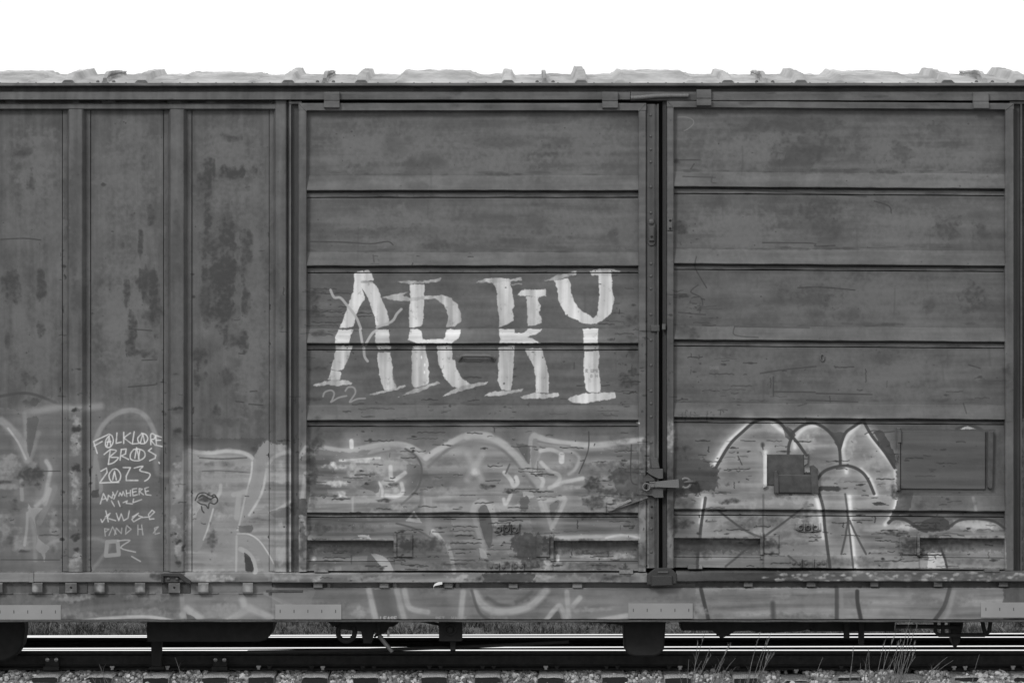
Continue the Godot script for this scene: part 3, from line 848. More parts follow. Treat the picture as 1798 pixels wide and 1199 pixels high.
func spray_right() -> void:
	var s := 3.007
	var ox := 1200.0
	var oy := 730.0
	fill(curve([150, 285, 240, 150, 310, 75, 400, 20, 470, 20, 560, 95, 620, 50, 680, 35, 750, 70, 820, 160, 860, 80, 950, 20, 1000, 110, 1110, 270, 1130, 450, 1070, 560, 1120, 545, 1200, 560, 1270, 605, 1390, 600, 1480, 545, 1600, 545, 1690, 590, 1700, 800, 60, 800, 85, 600, 110, 430, -40, 430, -40, 330, 120, 330], ox, oy, s, false), 117, 0.95, 2.0, 0.3)
	fill(curve([-60, 480, 110, 480, 60, 800, -60, 800], ox, oy, s, false), 92, 0.6, 4.0, 0.2)
	for k in 40:
		patch(rng.randf_range(1240, 1560), rng.randf_range(800, 995), rng.randf_range(10, 45), rng.randf_range(4, 14), rng.randf_range(84, 142), 0.55, 2)
	for q in each([640, 150, 45, 70, 150, 450, 60, 60, 30, 138, 690, 70, 60, 30, 145, 880, 130, 30, 90, 150, 940, 60, 30, 30, 160, 1020, 230, 80, 70, 140, 660, 570, 70, 80, 150, 620, 440, 80, 40, 135, 200, 560, 90, 40, 140, 480, 440, 120, 30, 128, 1080, 340, 40, 60, 150, 780, 340, 70, 40, 128, 940, 470, 120, 30, 122], 5):
		patch(ox + q[0] / s, oy + q[1] / s, q[2] / s, q[3] / s, q[4], 0.7, 0)
	# bright halo strokes
	for q in [[152, 275, 215, 160, 285, 88, 345, 40], [585, 165, 588, 115, 640, 62, 700, 48], [848, 235, 838, 180, 860, 110, 920, 50], [975, 95, 1040, 180, 1108, 262], [935, 280, 985, 335, 1012, 408], [668, 300, 690, 400, 715, 500, 735, 640], [430, 190, 428, 350], [872, 425, 880, 560, 902, 800], [1115, 270, 1125, 380, 1118, 470, 1085, 540, 1062, 570], [104, 440, 90, 560], [855, 265, 858, 295], [470, 40, 540, 95]]:
		stroke(curve(q, ox, oy, s), 9.0, 150, 0.6, 0.9)
		stroke(curve(q, ox, oy, s), 5.5, 195, 0.9, 0.6)
	# dark lines
	for q in [[165, 278, 240, 152, 310, 82, 370, 32, 430, 14, 500, 30, 550, 85, 600, 140, 645, 205], [572, 105, 555, 150, 550, 198], [560, 100, 620, 52, 680, 36, 740, 60, 790, 110, 820, 170, 825, 255], [822, 175, 850, 92, 900, 52, 955, 18], [945, 18, 990, 100, 1060, 190, 1112, 272], [705, 330, 740, 290, 800, 267, 870, 262, 930, 287, 970, 332, 1003, 408], [708, 390, 735, 490, 745, 600, 770, 800], [113, 430, 88, 600, 68, 800]]:
		stroke(curve(q, ox, oy, s), 5.2, 52, 0.92, 0.25)
	for q in [[850, 410, 868, 560, 892, 800], [870, 535, 850, 640, 830, 725], [875, 550, 915, 640, 960, 725], [185, 500, 320, 600, 430, 645], [625, 485, 500, 580, 400, 650, 220, 790], [550, 735, 620, 790]]:
		stroke(curve(q, ox, oy, s), 3.6, 60, 0.8, 0.35)
	stroke(curve([418, 415, 418, 800], ox, oy, s), 3.6, 66, 0.6, 0.4)
	fill(curve([525, 60, 560, 60, 590, 100, 560, 130, 535, 100], ox, oy, s), 56, 0.85, 2.0)
	fill(curve([780, 85, 850, 90, 835, 150, 815, 170, 790, 120], ox, oy, s), 58, 0.85, 2.0)
	fill(curve([1000, 85, 1045, 78, 1090, 150, 1118, 215, 1114, 275, 1060, 190], ox, oy, s), 54, 0.9, 2.0)
	stroke(curve([955, 95, 1000, 75, 1050, 85, 1110, 80], ox, oy, s), 1.6, 50, 0.8, 0.4)
	# lower right shapes
	fill(curve([1135, 380, 1205, 380, 1200, 450, 1180, 500, 1090, 540, 1120, 470], ox, oy, s), 52, 0.85, 2.0)
	patch(ox + 1245 / s, oy + 475 / s, 14, 9, 58, 0.8, 0, 0.5)
	for q in each([1170, 580, 85, 26, 160, 1560, 578, 120, 34, 160, 1500, 560, 80, 24, 150], 5):
		patch(ox + q[0] / s, oy + q[1] / s, q[2] / s, q[3] / s, q[4], 0.85, 0, 0.6)
	stroke(curve([1080, 562, 1110, 540, 1170, 546, 1240, 592, 1280, 606], ox, oy, s), 5.5, 52, 0.9, 0.3)
	fill(curve([1240, 585, 1290, 540, 1385, 540, 1395, 600, 1260, 612], ox, oy, s), 56, 0.9, 2.0)
	stroke(curve([1385, 595, 1450, 550, 1540, 540, 1640, 555, 1690, 590], ox, oy, s), 4.5, 56, 0.85, 0.4)
	fill(curve([1292, 718, 1358, 718, 1388, 800, 1284, 800], ox, oy, s, false), 165, 0.9, 1.0)
	stroke(curve([1310, 640, 1360, 700, 1388, 800], ox, oy, s), 4.0, 54, 0.9, 0.3)
	patch(ox + 1310 / s, oy + 650 / s, 18, 14, 46, 0.9, 0)
	stroke(curve([1440, 68, 1480, 55, 1530, 55, 1570, 72], ox, oy, s), 6.0, 56, 0.8, 0.4)
	fill(curve([1450, 72, 1500, 52, 1545, 72], ox, oy, s, false), 168, 0.85, 1.5)
	stroke(curve([1525, 430, 1538, 500], ox, oy, s), 4.0, 130, 0.7, 0.4, 0.5)
	fill(curve([1795, 735, 1830, 720, 1850, 1003, 1795, 1003], 0, 0, 1, false), 140, 0.8, 2.0)
	fill(curve([1573, 752, 1748, 754, 1748, 866, 1573, 864], 0, 0, 1, false), 74, 0.9, 2.0, 0.1)
	patch(ox + 415 / s, oy + 150 / s, 5, 6, 48, 0.9, 0, 0.3)
	stroke(curve([415, 155, 418, 175], ox, oy, s), 1.6, 48, 0.9, 0.3)

func spray_sill() -> void:
	var s := 3.996
	# sill plate and rail below the panels
	fill(curve([325, 1024, 1220, 1024, 1220, 1092, 325, 1092], 0, 0, 1, false), 108, 0.85, 3.0, 0.2)
	fill(curve([1220, 1030, 1760, 1030, 1760, 1092, 1220, 1092], 0, 0, 1, false), 118, 0.9, 3.0, 0.3)
	for k in 50:
		patch(rng.randf_range(-60, 1800), rng.randf_range(1035, 1085), rng.randf_range(20, 70), rng.randf_range(5, 14), rng.randf_range(84, 132), 0.6, 2)
	stroke(curve([580, 395, 760, 375, 1000, 365, 1150, 380, 1240, 402], 0, 990, s), 4.5, 150, 0.95, 0.35)
	stroke(curve([440, 330, 700, 300, 1000, 280, 1200, 290], 0, 990, s), 7.0, 104, 0.6, 0.6)
	stroke(curve([1275, 200, 1285, 350], 0, 990, s), 7.0, 128, 0.85, 0.3)
	patch(1278 / s, 990 + 355 / s, 8, 9, 140, 0.9, 0, 0.4)
	for q in [[1310, 310, 1400, 372], [1600, 392, 1750, 305], [1750, 305, 1900, 370], [1700, 250, 1710, 280]]:
		stroke(curve(q, 0, 990, s), 10.0, 142, 0.9, 0.45)
	patch(1580 / s, 990 + 310 / s, 22, 15, 126, 0.7, 0)
	fill(curve([1310, 340, 1400, 400, 1310, 400], 0, 990, s, false), 66, 0.7, 2.0)
	stroke(curve([60, 200, 250, 290], 450, 990, s), 5.0, 126, 0.8, 0.4)
	fill(curve([80, 210, 420, 180, 380, 275, 200, 275], 450, 990, s, false), 112, 0.7, 2.0)
	fill(curve([780, 170, 970, 170, 1005, 392, 870, 392], 450, 990, s, false), 72, 0.85, 2.0)
	patch(450 + 760 / s, 990 + 330 / s, 20, 14, 132, 0.8, 1)
	for q in [[790, 175, 840, 390], [985, 175, 1040, 392], [1040, 180, 1075, 300, 1200, 330], [1450, 190, 1430, 390]]:
		stroke(curve(q, 450, 990, s), 8.0, 140, 0.9, 0.4)
	stroke(curve([1530, 200, 1600, 290, 1700, 325, 1798, 325, 1930, 280, 2030, 180], 450, 990, s), 11.0, 140, 0.9, 0.45)
	stroke(curve([1510, 180, 1560, 330, 1640, 392], 450, 990, s), 5.0, 70, 0.7, 0.5)
	stroke(curve([1620, 230, 1720, 280, 1850, 250, 1930, 190], 450, 990, s), 6.0, 76, 0.6, 0.6)
	stroke(curve([1700, 250, 1798, 270], 450, 990, s), 6.0, 116, 0.6, 0.5)
	for q in [[230, 392, 310, 295, 340, 300, 372, 392], [378, 190, 392, 370], [420, 290, 470, 230], [600, 392, 800, 355]]:
		stroke(curve(q, 900, 990, s), 7.0, 144, 0.9, 0.4)
	fill(curve([250, 392, 318, 322, 345, 392], 900, 990, s, false), 66, 0.8, 1.0)
	stroke(curve([420, 300, 700, 240, 1000, 200], 900, 990, s), 8.0, 112, 0.5, 0.6)
	stroke(curve([400, 370, 700, 330, 800, 300], 900, 990, s), 5.0, 110, 0.5, 0.6)
	for q in [[1318, 170, 1345, 285, 1372, 390]]:
		stroke(curve(q, 900, 990, s), 6.5, 50, 0.92, 0.3)
	patch(900 + 1310 / s, 990 + 330 / s, 20, 14, 126, 0.7, 0)
	for q in [[480, 160, 480, 388], [622, 185, 625, 265, 650, 388], [1272, 160, 1232, 290, 1165, 388]]:
		stroke(curve(q, 1348, 990, s), 7.0, 48, 0.92, 0.35)
	stroke(curve([30, 270, 35, 370], 1348, 990, s), 8.0, 60, 0.8, 0.6)
	stroke(curve([1300, 190, 1265, 320, 1230, 390], 1348, 990, s), 6.0, 128, 0.7, 0.6)
	stroke(curve([510, 170, 520, 388], 1348, 990, s), 5.0, 122, 0.6, 0.6)
	# rail in front of the doors: worn to rust
	fill(curve([-125, 1004, 300, 1004, 300, 1022, -125, 1022], 0, 0, 1, false), 112, 0.7, 2.0, 0.2)
	for q in each([370, 1013, 38, 8, 138, 500, 1013, 36, 8, 128, 660, 1013, 60, 8, 120, 810, 1013, 25, 8, 140, 950, 1012, 28, 8, 138, 1010, 1013, 40, 8, 118, 1090, 1013, 30, 8, 118, 560, 1014, 14, 8, 148], 5):
		patch(q[0], q[1], q[2], q[3], q[4], 0.8, 0)
	for q in each([890, 1013, 60, 10, 1075, 1013, 40, 9, 1250, 1010, 70, 9, 1330, 1010, 60, 9, 1460, 1010, 40, 9, 280, 1012, 20, 9], 4):
		patch(q[0], q[1], q[2], q[3], 56, 0.8, 2)
	for k in 46:
		patch(rng.randf_range(1360, 1790), rng.randf_range(1003, 1018), rng.randf_range(3, 12), rng.randf_range(2, 5), rng.randf_range(110, 150), 0.9, 0)
	cracks(1180, 1001, 1798, 1018, 60, 46, 14, 0.5)
	cracks(560, 1006, 1130, 1020, 24, 50, 18, 0.2)
	for bx in [62, 176, 247, 358, 436]:
		patch(bx, 1032, 8, 9, 140, 0.8, 0, 0.4)

func rust_chips_and_shade() -> void:
	# bare rusted members between the doors, at the posts and along the door sill
	for q in [[512, 180, 525, 180, 525, 1003, 512, 1003], [1134, 184, 1156, 184, 1156, 780, 1134, 780], [1140, 780, 1157, 780, 1157, 1000, 1138, 1000], [1163, 184, 1170, 184, 1170, 1000, 1163, 1000], [1778, 184, 1792, 184, 1792, 1003, 1778, 1003], [1171, 560, 1183, 560, 1183, 740, 1171, 730]]:
		fill(curve(q, 0, 0, 1, false), 62, 0.6, 1.0, 0.15, true)
	fill(curve([845, 1004, 940, 1004, 938, 1021, 850, 1021], 0, 0, 1, false), 56, 0.8, 6.0, 0.2)
	fill(curve([1188, 1000, 1420, 1000, 1440, 1021, 1188, 1021], 0, 0, 1, false), 58, 0.75, 5.0, 0.2)
	fill(curve([1420, 1000, 1830, 1000, 1830, 1021, 1440, 1021], 0, 0, 1, false), 72, 0.6, 4.0, 0.2)
	for k in 60:
		patch(rng.randf_range(1340, 1790), rng.randf_range(1003, 1018), rng.randf_range(3, 11), rng.randf_range(2, 4), rng.randf_range(118, 160), 0.85, 0)
	for q in each([890, 928, 26, 12, 1418, 926, 26, 12, 888, 994, 30, 8, 1418, 990, 34, 8, 711, 957, 15, 20, 1353, 955, 14, 18, 1594, 957, 17, 18], 4):
		patch(q[0], q[1], q[2], q[3], 60, 0.75, 0)
	# edges of the first door, where the boards were rubbed bare
	for q in each([551, 520, 12, 14, 553, 550, 14, 14, 560, 585, 20, 6, 560, 645, 24, 7, 552, 700, 14, 5, 1105, 560, 14, 10, 1108, 610, 12, 22, 1100, 670, 18, 16, 1110, 650, 8, 8], 4):
		patch(q[0], q[1], q[2], q[3], 50, 0.75, 2)
	cracks(542, 505, 640, 590, 80, 48, 55)
	cracks(542, 608, 760, 735, 26, 50, 40)
	cracks(820, 608, 1120, 735, 34, 52, 45)
	cracks(1060, 480, 1120, 735, 90, 46, 24, 0.3)
	cracks(545, 705, 1120, 735, 40, 46, 30)
	cracks(545, 748, 1120, 775, 34, 48, 40)
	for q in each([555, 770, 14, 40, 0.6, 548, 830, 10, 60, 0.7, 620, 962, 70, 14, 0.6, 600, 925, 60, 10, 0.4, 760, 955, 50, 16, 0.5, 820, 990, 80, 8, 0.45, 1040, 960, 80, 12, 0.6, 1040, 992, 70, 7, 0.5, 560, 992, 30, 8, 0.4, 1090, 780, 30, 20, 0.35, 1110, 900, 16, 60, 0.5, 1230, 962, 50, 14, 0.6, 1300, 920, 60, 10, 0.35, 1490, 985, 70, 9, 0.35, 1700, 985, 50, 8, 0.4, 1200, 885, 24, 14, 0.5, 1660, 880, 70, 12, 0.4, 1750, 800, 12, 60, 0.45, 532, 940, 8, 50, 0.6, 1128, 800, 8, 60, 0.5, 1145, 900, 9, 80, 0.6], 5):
		patch(q[0], q[1], q[2], q[3], 54, q[4], 2)  # darker patches along stiles, in the foot pockets and at door bottoms
	cracks(545, 780, 1120, 1000, 480, 40, 34, 0.1)
	cracks(700, 930, 990, 985, 80, 42, 36, 0.06)
	cracks(1050, 780, 1120, 1000, 60, 40, 26, 0.35)
	cracks(560, 440, 1110, 468, 16, 52, 12)
	# bare rust on the lower door
	for q in each([1038, 850, 24, 12, 0.85, 1090, 835, 24, 14, 0.8, 1060, 862, 30, 8, 0.8, 928, 956, 26, 22, 0.95, 962, 955, 14, 16, 0.8, 935, 985, 18, 14, 0.75, 712, 958, 16, 18, 0.85, 660, 955, 24, 8, 0.8, 580, 962, 30, 8, 0.7, 1030, 905, 40, 7, 0.9, 1040, 882, 20, 12, 0.75, 895, 860, 14, 5, 0.9, 855, 853, 16, 5, 0.8, 676, 878, 14, 4, 0.9, 745, 960, 34, 14, 0.5, 1020, 955, 90, 10, 0.6, 1100, 870, 26, 12, 0.8, 560, 925, 20, 14, 0.5, 1130, 860, 10, 30, 0.8, 1128, 970, 10, 30, 0.6, 1137, 830, 14, 20, 0.6], 5):
		patch(q[0], q[1], q[2], q[3], 48, q[4], 2)
	# second door
	for q in each([1195, 403, 12, 18, 0.8, 1196, 520, 16, 5, 0.8, 1215, 580, 20, 12, 0.7, 1188, 283, 7, 7, 1.0, 1226, 840, 42, 26, 0.95, 1190, 830, 24, 50, 0.8, 1190, 860, 30, 10, 0.9, 1200, 920, 22, 10, 0.85, 1215, 955, 30, 12, 0.7, 1300, 958, 50, 9, 0.75, 1345, 955, 26, 12, 0.7, 1595, 955, 20, 14, 0.85, 1650, 957, 60, 9, 0.7, 1570, 935, 30, 6, 0.7, 1280, 878, 30, 5, 0.8, 1470, 857, 20, 4, 0.9, 1415, 900, 8, 30, 0.35, 1575, 862, 18, 12, 0.7, 1720, 945, 34, 8, 0.5, 1177, 900, 8, 40, 0.8], 5):
		patch(q[0], q[1], q[2], q[3], 46, q[4], 2)
	fill(curve([1184, 806, 1236, 804, 1262, 826, 1258, 858, 1226, 866, 1186, 870], 0, 0, 1, false), 60, 0.85, 7.0, 0.2)
	fill(curve([905, 938, 948, 936, 950, 978, 915, 984, 898, 962], 0, 0, 1, false), 54, 0.7, 9.0, 0.2)
	fill(curve([1070, 826, 1118, 815, 1130, 850, 1120, 872, 1085, 866], 0, 0, 1, false), 62, 0.6, 10.0, 0.2)
	fill(curve([545, 948, 690, 946, 690, 966, 545, 968], 0, 0, 1, false), 74, 0.55, 8.0, 0.3)  # these four strips paint in the shade below the pocket ledges
	fill(curve([975, 950, 1118, 950, 1118, 970, 975, 966], 0, 0, 1, false), 78, 0.5, 8.0, 0.3)
	fill(curve([1186, 944, 1332, 946, 1332, 970, 1186, 966], 0, 0, 1, false), 70, 0.6, 8.0, 0.3)
	fill(curve([1615, 944, 1760, 948, 1760, 968, 1615, 966], 0, 0, 1, false), 76, 0.5, 8.0, 0.3)
	cracks(1186, 380, 1225, 430, 24, 46, 14, 0.5)
	cracks(1186, 505, 1260, 580, 50, 48, 40)
	cracks(1190, 620, 1330, 735, 90, 48, 36, 0.25)
	cracks(1330, 640, 1560, 705, 16, 50, 60, 0.1)
	cracks(1660, 660, 1760, 710, 24, 52, 40, 0.05)
	cracks(1190, 700, 1300, 735, 30, 46, 20, 0.4)
	cracks(1190, 770, 1700, 1000, 380, 40, 30, 0.12)
	cracks(1540, 915, 1640, 985, 70, 40, 34, 0.06)
	cracks(1240, 820, 1400, 870, 40, 42, 36, 0.1)
	cracks(1600, 920, 1760, 990, 50, 44, 40, 0.06)
	# single long scars
	for q in [[545, 424, 600, 425, 650, 428, 680, 424, 690, 430], [655, 448, 657, 460], [1338, 426, 1425, 427, 1430, 432, 1465, 431], [1400, 505, 1440, 504, 1500, 509], [1289, 573, 1289, 588, 1330, 592], [1289, 573, 1420, 575], [1334, 655, 1380, 648, 1432, 643], [1357, 661, 1357, 695], [1357, 687, 1430, 688], [1432, 690, 1530, 692], [1415, 702, 1505, 705], [1190, 281, 1228, 281], [1212, 297, 1218, 288], [1534, 353, 1560, 362, 1564, 374], [1190, 548, 1220, 551, 1238, 552], [1225, 500, 1212, 512, 1230, 522, 1233, 535], [1198, 310, 1255, 312], [1250, 310, 1248, 320, 1256, 322], [0, 420, 40, 418, 70, 421], [225, 577, 265, 580], [248, 632, 274, 631], [224, 679, 270, 675, 273, 672], [413, 704, 427, 706], [438, 687, 450, 686], [436, 709, 460, 711], [418, 620, 428, 621], [1700, 640, 1720, 646], [1690, 707, 1695, 725], [1295, 800, 1302, 815], [1240, 505, 1220, 470, 1222, 450], [1033, 757, 1032, 790, 1016, 830], [1108, 780, 1107, 840, 1118, 850], [1415, 708, 1400, 712], [1245, 330, 1520, 345]]:
		stroke(curve(q, 0, 0, 1), 2.0, 48, 0.85, 0.35, 0.35)
	fill(curve([1338, 830, 1365, 828, 1372, 833, 1340, 836], 60, 0, 1, false), 46, 0.9, 1.5)
	fill(curve([1437, 853, 1472, 853, 1472, 861, 1437, 860], 0, 0, 1, false), 48, 0.9, 1.5)
	fill(curve([1530, 882, 1545, 880, 1556, 884, 1535, 886], 0, 0, 1, false), 36, 0.95, 1.0)
	fill(curve([1415, 736, 1750, 738, 1760, 742, 1415, 742], 0, 0, 1, false), 66, 0.5, 1.0)
	# specks all over
	for k in 420:
		patch(rng.randf_range(-100, 1790), rng.randf_range(200, 1000), rng.randf_range(0.8, 2.4), rng.randf_range(0.8, 2.2), 50, rng.randf_range(0.4, 0.9), 0, 0.4)
	for k in 120:
		patch(rng.randf_range(560, 1100), rng.randf_range(790, 1000), rng.randf_range(0.6, 1.6), rng.randf_range(0.6, 1.4), 165, 0.6, 0, 0.3)
	# left panels: weld seams and nicks
	cracks(104, 420, 114, 1000, 50, 46, 16, 0.9)
	cracks(154, 500, 162, 1000, 40, 46, 16, 0.9)
	cracks(283, 600, 290, 1000, 44, 46, 16, 0.9)
	cracks(334, 480, 341, 1000, 40, 46, 16, 0.9)
	cracks(468, 400, 475, 1000, 40, 46, 16, 0.9)
	cracks(490, 510, 500, 800, 16, 46, 20, 0.8)
	cracks(515, 690, 535, 1000, 40, 46, 14, 0.6)
	cracks(1125, 560, 1138, 1000, 60, 44, 12, 0.6)
	cracks(1171, 420, 1183, 1000, 50, 46, 12, 0.6)
	cracks(120, 640, 146, 1000, 26, 44, 12, 0.1)
	cracks(300, 640, 322, 1000, 26, 44, 12, 0.1)
	cracks(0, 860, 105, 1000, 16, 50, 30, 0.1)
	cracks(340, 860, 470, 1000, 10, 52, 24, 0.1)
	cracks(165, 300, 285, 720, 14, 56, 10, 0.3)
	cracks(340, 300, 470, 760, 14, 56, 10, 0.3)

# the big brushed letters A R K Y with the small 22
func letters() -> void:
	var s := 4.61
	var gl := [
		[378, 95, 390, 80, 460, 68, 500, 68, 510, 85, 525, 100, 535, 150, 440, 158, 380, 125],
		[385, 125, 440, 150, 440, 200, 465, 280, 460, 310, 430, 350, 390, 430, 375, 520, 320, 530, 258, 535, 275, 500, 310, 400, 345, 310, 370, 240],
		[252, 547, 372, 547, 350, 600, 335, 662, 222, 658, 225, 610],
		[232, 675, 368, 680, 350, 715, 330, 780, 310, 830, 285, 870, 245, 880, 190, 870, 210, 800, 228, 715],
		[190, 875, 270, 885, 275, 910, 265, 945, 225, 960, 165, 950],
		[45, 1000, 60, 985, 150, 965, 215, 950, 330, 955, 360, 975, 355, 990, 240, 1003, 160, 990, 80, 1008],
		[430, 190, 440, 155, 530, 160, 575, 220, 600, 300, 640, 390, 658, 450, 660, 515, 555, 530, 545, 450, 520, 380, 490, 290, 455, 230],
		[552, 547, 662, 547, 665, 660, 545, 660],
		[555, 675, 675, 675, 675, 700, 580, 708],
		[570, 735, 670, 725, 678, 780, 690, 850, 690, 930, 725, 1030, 625, 1035, 595, 970, 578, 880, 562, 770],
		[495, 1070, 560, 1050, 640, 1035, 720, 1015, 790, 990, 798, 1005, 740, 1030, 640, 1050, 540, 1075],
		[725, 158, 830, 150, 900, 158, 1040, 140, 1075, 125, 1085, 135, 1060, 160, 940, 172, 830, 178, 760, 168],
		[828, 180, 948, 180, 945, 270, 940, 380, 935, 490, 920, 515, 860, 535, 825, 530, 820, 420, 832, 300],
		[600, 290, 700, 260, 820, 240, 770, 270, 830, 290, 950, 275, 1100, 268, 1165, 295, 1215, 345, 1243, 420, 1243, 480, 1190, 525, 1125, 528, 1138, 450, 1125, 390, 1100, 345, 1040, 300, 940, 302, 850, 318, 720, 315, 660, 300],
		[825, 547, 885, 543, 925, 560, 932, 625, 1100, 625, 1115, 600, 1120, 545, 1245, 544, 1225, 615, 1165, 660, 900, 660, 815, 635],
		[850, 680, 955, 675, 955, 712, 975, 800, 985, 900, 980, 985, 870, 1020, 845, 980, 845, 860, 842, 760],
		[765, 1080, 850, 1030, 920, 1010, 1050, 968, 1075, 980, 1000, 1005, 870, 1065, 820, 1065],
		[1048, 680, 1168, 672, 1172, 715, 1172, 790, 1195, 800, 1205, 860, 1245, 930, 1320, 990, 1220, 1020, 1180, 1010, 1110, 945, 1080, 870, 1055, 790, 1050, 720],
		[1090, 1085, 1180, 1030, 1260, 1000, 1383, 975, 1466, 965, 1450, 985, 1383, 1005, 1220, 1050, 1120, 1085],
		[728, 1092, 742, 1082, 738, 1098]]
	var gr := [
		[70, 168, 140, 135, 260, 127, 350, 140, 440, 125, 445, 150, 340, 158, 230, 172, 130, 165],
		[360, 178, 445, 172, 445, 180, 365, 188],
		[215, 170, 350, 155, 358, 200, 370, 260, 380, 320, 382, 360, 362, 385, 378, 430, 375, 475, 320, 510, 258, 530, 262, 480, 248, 380, 240, 240],
		[408, 270, 425, 240, 470, 222, 560, 228, 635, 220, 642, 275, 560, 285, 480, 275],
		[478, 280, 580, 285, 575, 315, 595, 350, 595, 395, 580, 405, 600, 440, 603, 490, 550, 510, 490, 523, 487, 440, 485, 360],
		[260, 542, 388, 542, 385, 575, 460, 575, 490, 542, 605, 542, 575, 580, 490, 605, 540, 625, 595, 657, 265, 658, 262, 600],
		[255, 690, 385, 670, 380, 800, 372, 900, 355, 1035, 275, 1035, 250, 960, 250, 850, 260, 760],
		[140, 1085, 160, 1065, 230, 1045, 330, 1040, 460, 1025, 440, 1045, 340, 1065, 280, 1082, 210, 1078],
		[470, 700, 605, 700, 625, 770, 645, 850, 660, 920, 665, 1000, 660, 1060, 555, 1055, 555, 950, 545, 860, 525, 810, 480, 745],
		[430, 1095, 470, 1075, 560, 1055, 640, 1070, 735, 1055, 750, 1075, 735, 1088, 640, 1103, 450, 1105],
		[620, 152, 650, 145, 720, 110, 840, 85, 880, 70, 885, 100, 830, 115, 700, 152],
		[705, 150, 815, 130, 840, 180, 845, 260, 870, 330, 920, 390, 990, 430, 1020, 455, 1050, 430, 1060, 360, 1070, 280, 1060, 100, 1170, 95, 1175, 220, 1190, 290, 1170, 410, 1110, 465, 1040, 500, 940, 500, 880, 465, 800, 430, 755, 350, 735, 290, 730, 210],
		[995, 75, 1060, 58, 1150, 52, 1250, 78, 1170, 82, 1165, 108, 1010, 110],
		[930, 540, 1060, 538, 1058, 660, 938, 660, 942, 590],
		[945, 675, 1065, 675, 1065, 712, 942, 712],
		[950, 720, 1065, 720, 1072, 760, 1060, 850, 1075, 950, 1080, 1055, 1000, 1055, 960, 1040, 950, 960, 942, 850],
		[808, 1110, 865, 1080, 960, 1060, 1075, 1060, 1195, 1050, 1205, 1100, 1120, 1115, 960, 1140, 860, 1140]]
	var shade := [208, 206, 206, 200, 208, 184, 206, 188, 186, 196, 172, 168, 208, 182, 206, 190, 168, 200, 172, 170]
	for k in gl.size():
		brush(curve(gl[k], 540, 460, s, false), shade[k] - 8.0, k in [2, 7, 8, 14])
	var shade2 := [182, 150, 196, 200, 196, 192, 190, 176, 192, 186, 172, 212, 196, 206, 176, 204, 204]
	for k in gr.size():
		brush(curve(gr[k], 820, 460, s, false), shade2[k] - 8.0, k in [5, 13, 14])
	for q in [[185, 225, 215, 285, 265, 288, 320, 350, 390, 440, 430, 535], [425, 547, 445, 665], [470, 665, 520, 580, 560, 550], [560, 525, 680, 480, 720, 420, 758, 380], [455, 690, 460, 760, 485, 800]]:
		stroke(curve(q, 540, 460, s), 4.6, 164, 0.9, 0.2)
	for q in [[125, 1085, 140, 1050, 190, 1035, 215, 1060, 200, 1110, 190, 1130, 250, 1095, 315, 1080], [305, 1040, 330, 1010, 375, 1015, 385, 1060, 340, 1130, 400, 1105, 465, 1100]]:
		stroke(curve(q, 540, 460, s), 3.0, 142, 0.85, 0.3)
	for q in [[690, 920, 715, 1010], [440, 160, 520, 160]]:
		stroke(curve(q, 540, 460, s), 4.0, 110, 0.5, 0.5, 0.5)
	for q in each([920, 768, 948, 830, 945, 890], 2):
		patch(540 + q[0] / s, 460 + q[1] / s, 2, 4, 232, 0.9, 0, 0.3)
	for q in each([298, 982, 2.5, 2.5, 530, 728, 4, 1.2, 808, 426, 1.5, 1.2, 610, 770, 1.5, 1.5, 1075, 178, 3, 1.2, 310, 205, 2, 1.5], 4):
		patch(820 + q[0] / s, 460 + q[1] / s, q[2], q[3], 60, 0.9, 0, 0.4)
	# the stencil that shows through the Y
	cracks(560, 478, 1090, 700, 24, 84, 16, 0.1)
	tiny_text("R UPE", 1028, 648, 5.0, 128, 0.8)
	tiny_text("0 H", 1036, 657, 5.0, 132, 0.7)

const GLYPH := {
	"L": [[0, 0, 0, 1, 0.6, 1]], "E": [[0.6, 0, 0, 0, 0, 1, 0.6, 1], [0, 0.5, 0.5, 0.5]], "A": [[0, 1, 0.33, 0, 0.66, 1], [0.15, 0.65, 0.5, 0.65]],
	"S": [[0.6, 0.1, 0.3, 0, 0, 0.2, 0.1, 0.45, 0.5, 0.55, 0.6, 0.8, 0.3, 1, 0, 0.9]], "R": [[0, 1, 0, 0, 0.5, 0.05, 0.55, 0.35, 0, 0.5, 0.6, 1]],
	"T": [[0, 0, 0.66, 0], [0.33, 0, 0.33, 1]], "V": [[0, 0, 0.33, 1, 0.66, 0]], "U": [[0, 0, 0, 0.9, 0.3, 1, 0.6, 0.9, 0.6, 0]], "P": [[0, 1, 0, 0, 0.5, 0.05, 0.55, 0.4, 0, 0.5]],
	"H": [[0, 0, 0, 1], [0.6, 0, 0.6, 1], [0, 0.5, 0.6, 0.5]], "D": [[0, 0, 0, 1, 0.4, 0.95, 0.6, 0.5, 0.4, 0.05, 0, 0]], "O": [[0.3, 0, 0, 0.4, 0.1, 0.9, 0.5, 0.95, 0.62, 0.5, 0.5, 0.05, 0.3, 0]],
	"0": [[0.3, 0, 0, 0.4, 0.1, 0.9, 0.5, 0.95, 0.62, 0.5, 0.5, 0.05, 0.3, 0]], ".": [[0, 0.95, 0.1, 1]], " ": []}

func tiny_text(t: String, x: float, y: float, h: float, tone: float, alpha: float) -> void:
	for c in t:
		for q in GLYPH[c]:
			var p := []
			for k in q.size() / 2:
				p.append_array([x + q[k * 2] * h, y + q[k * 2 + 1] * h])
			stroke(curve(p, 0, 0, 1, false), 1.3, tone, alpha, 0.3)
		x += h * 0.92

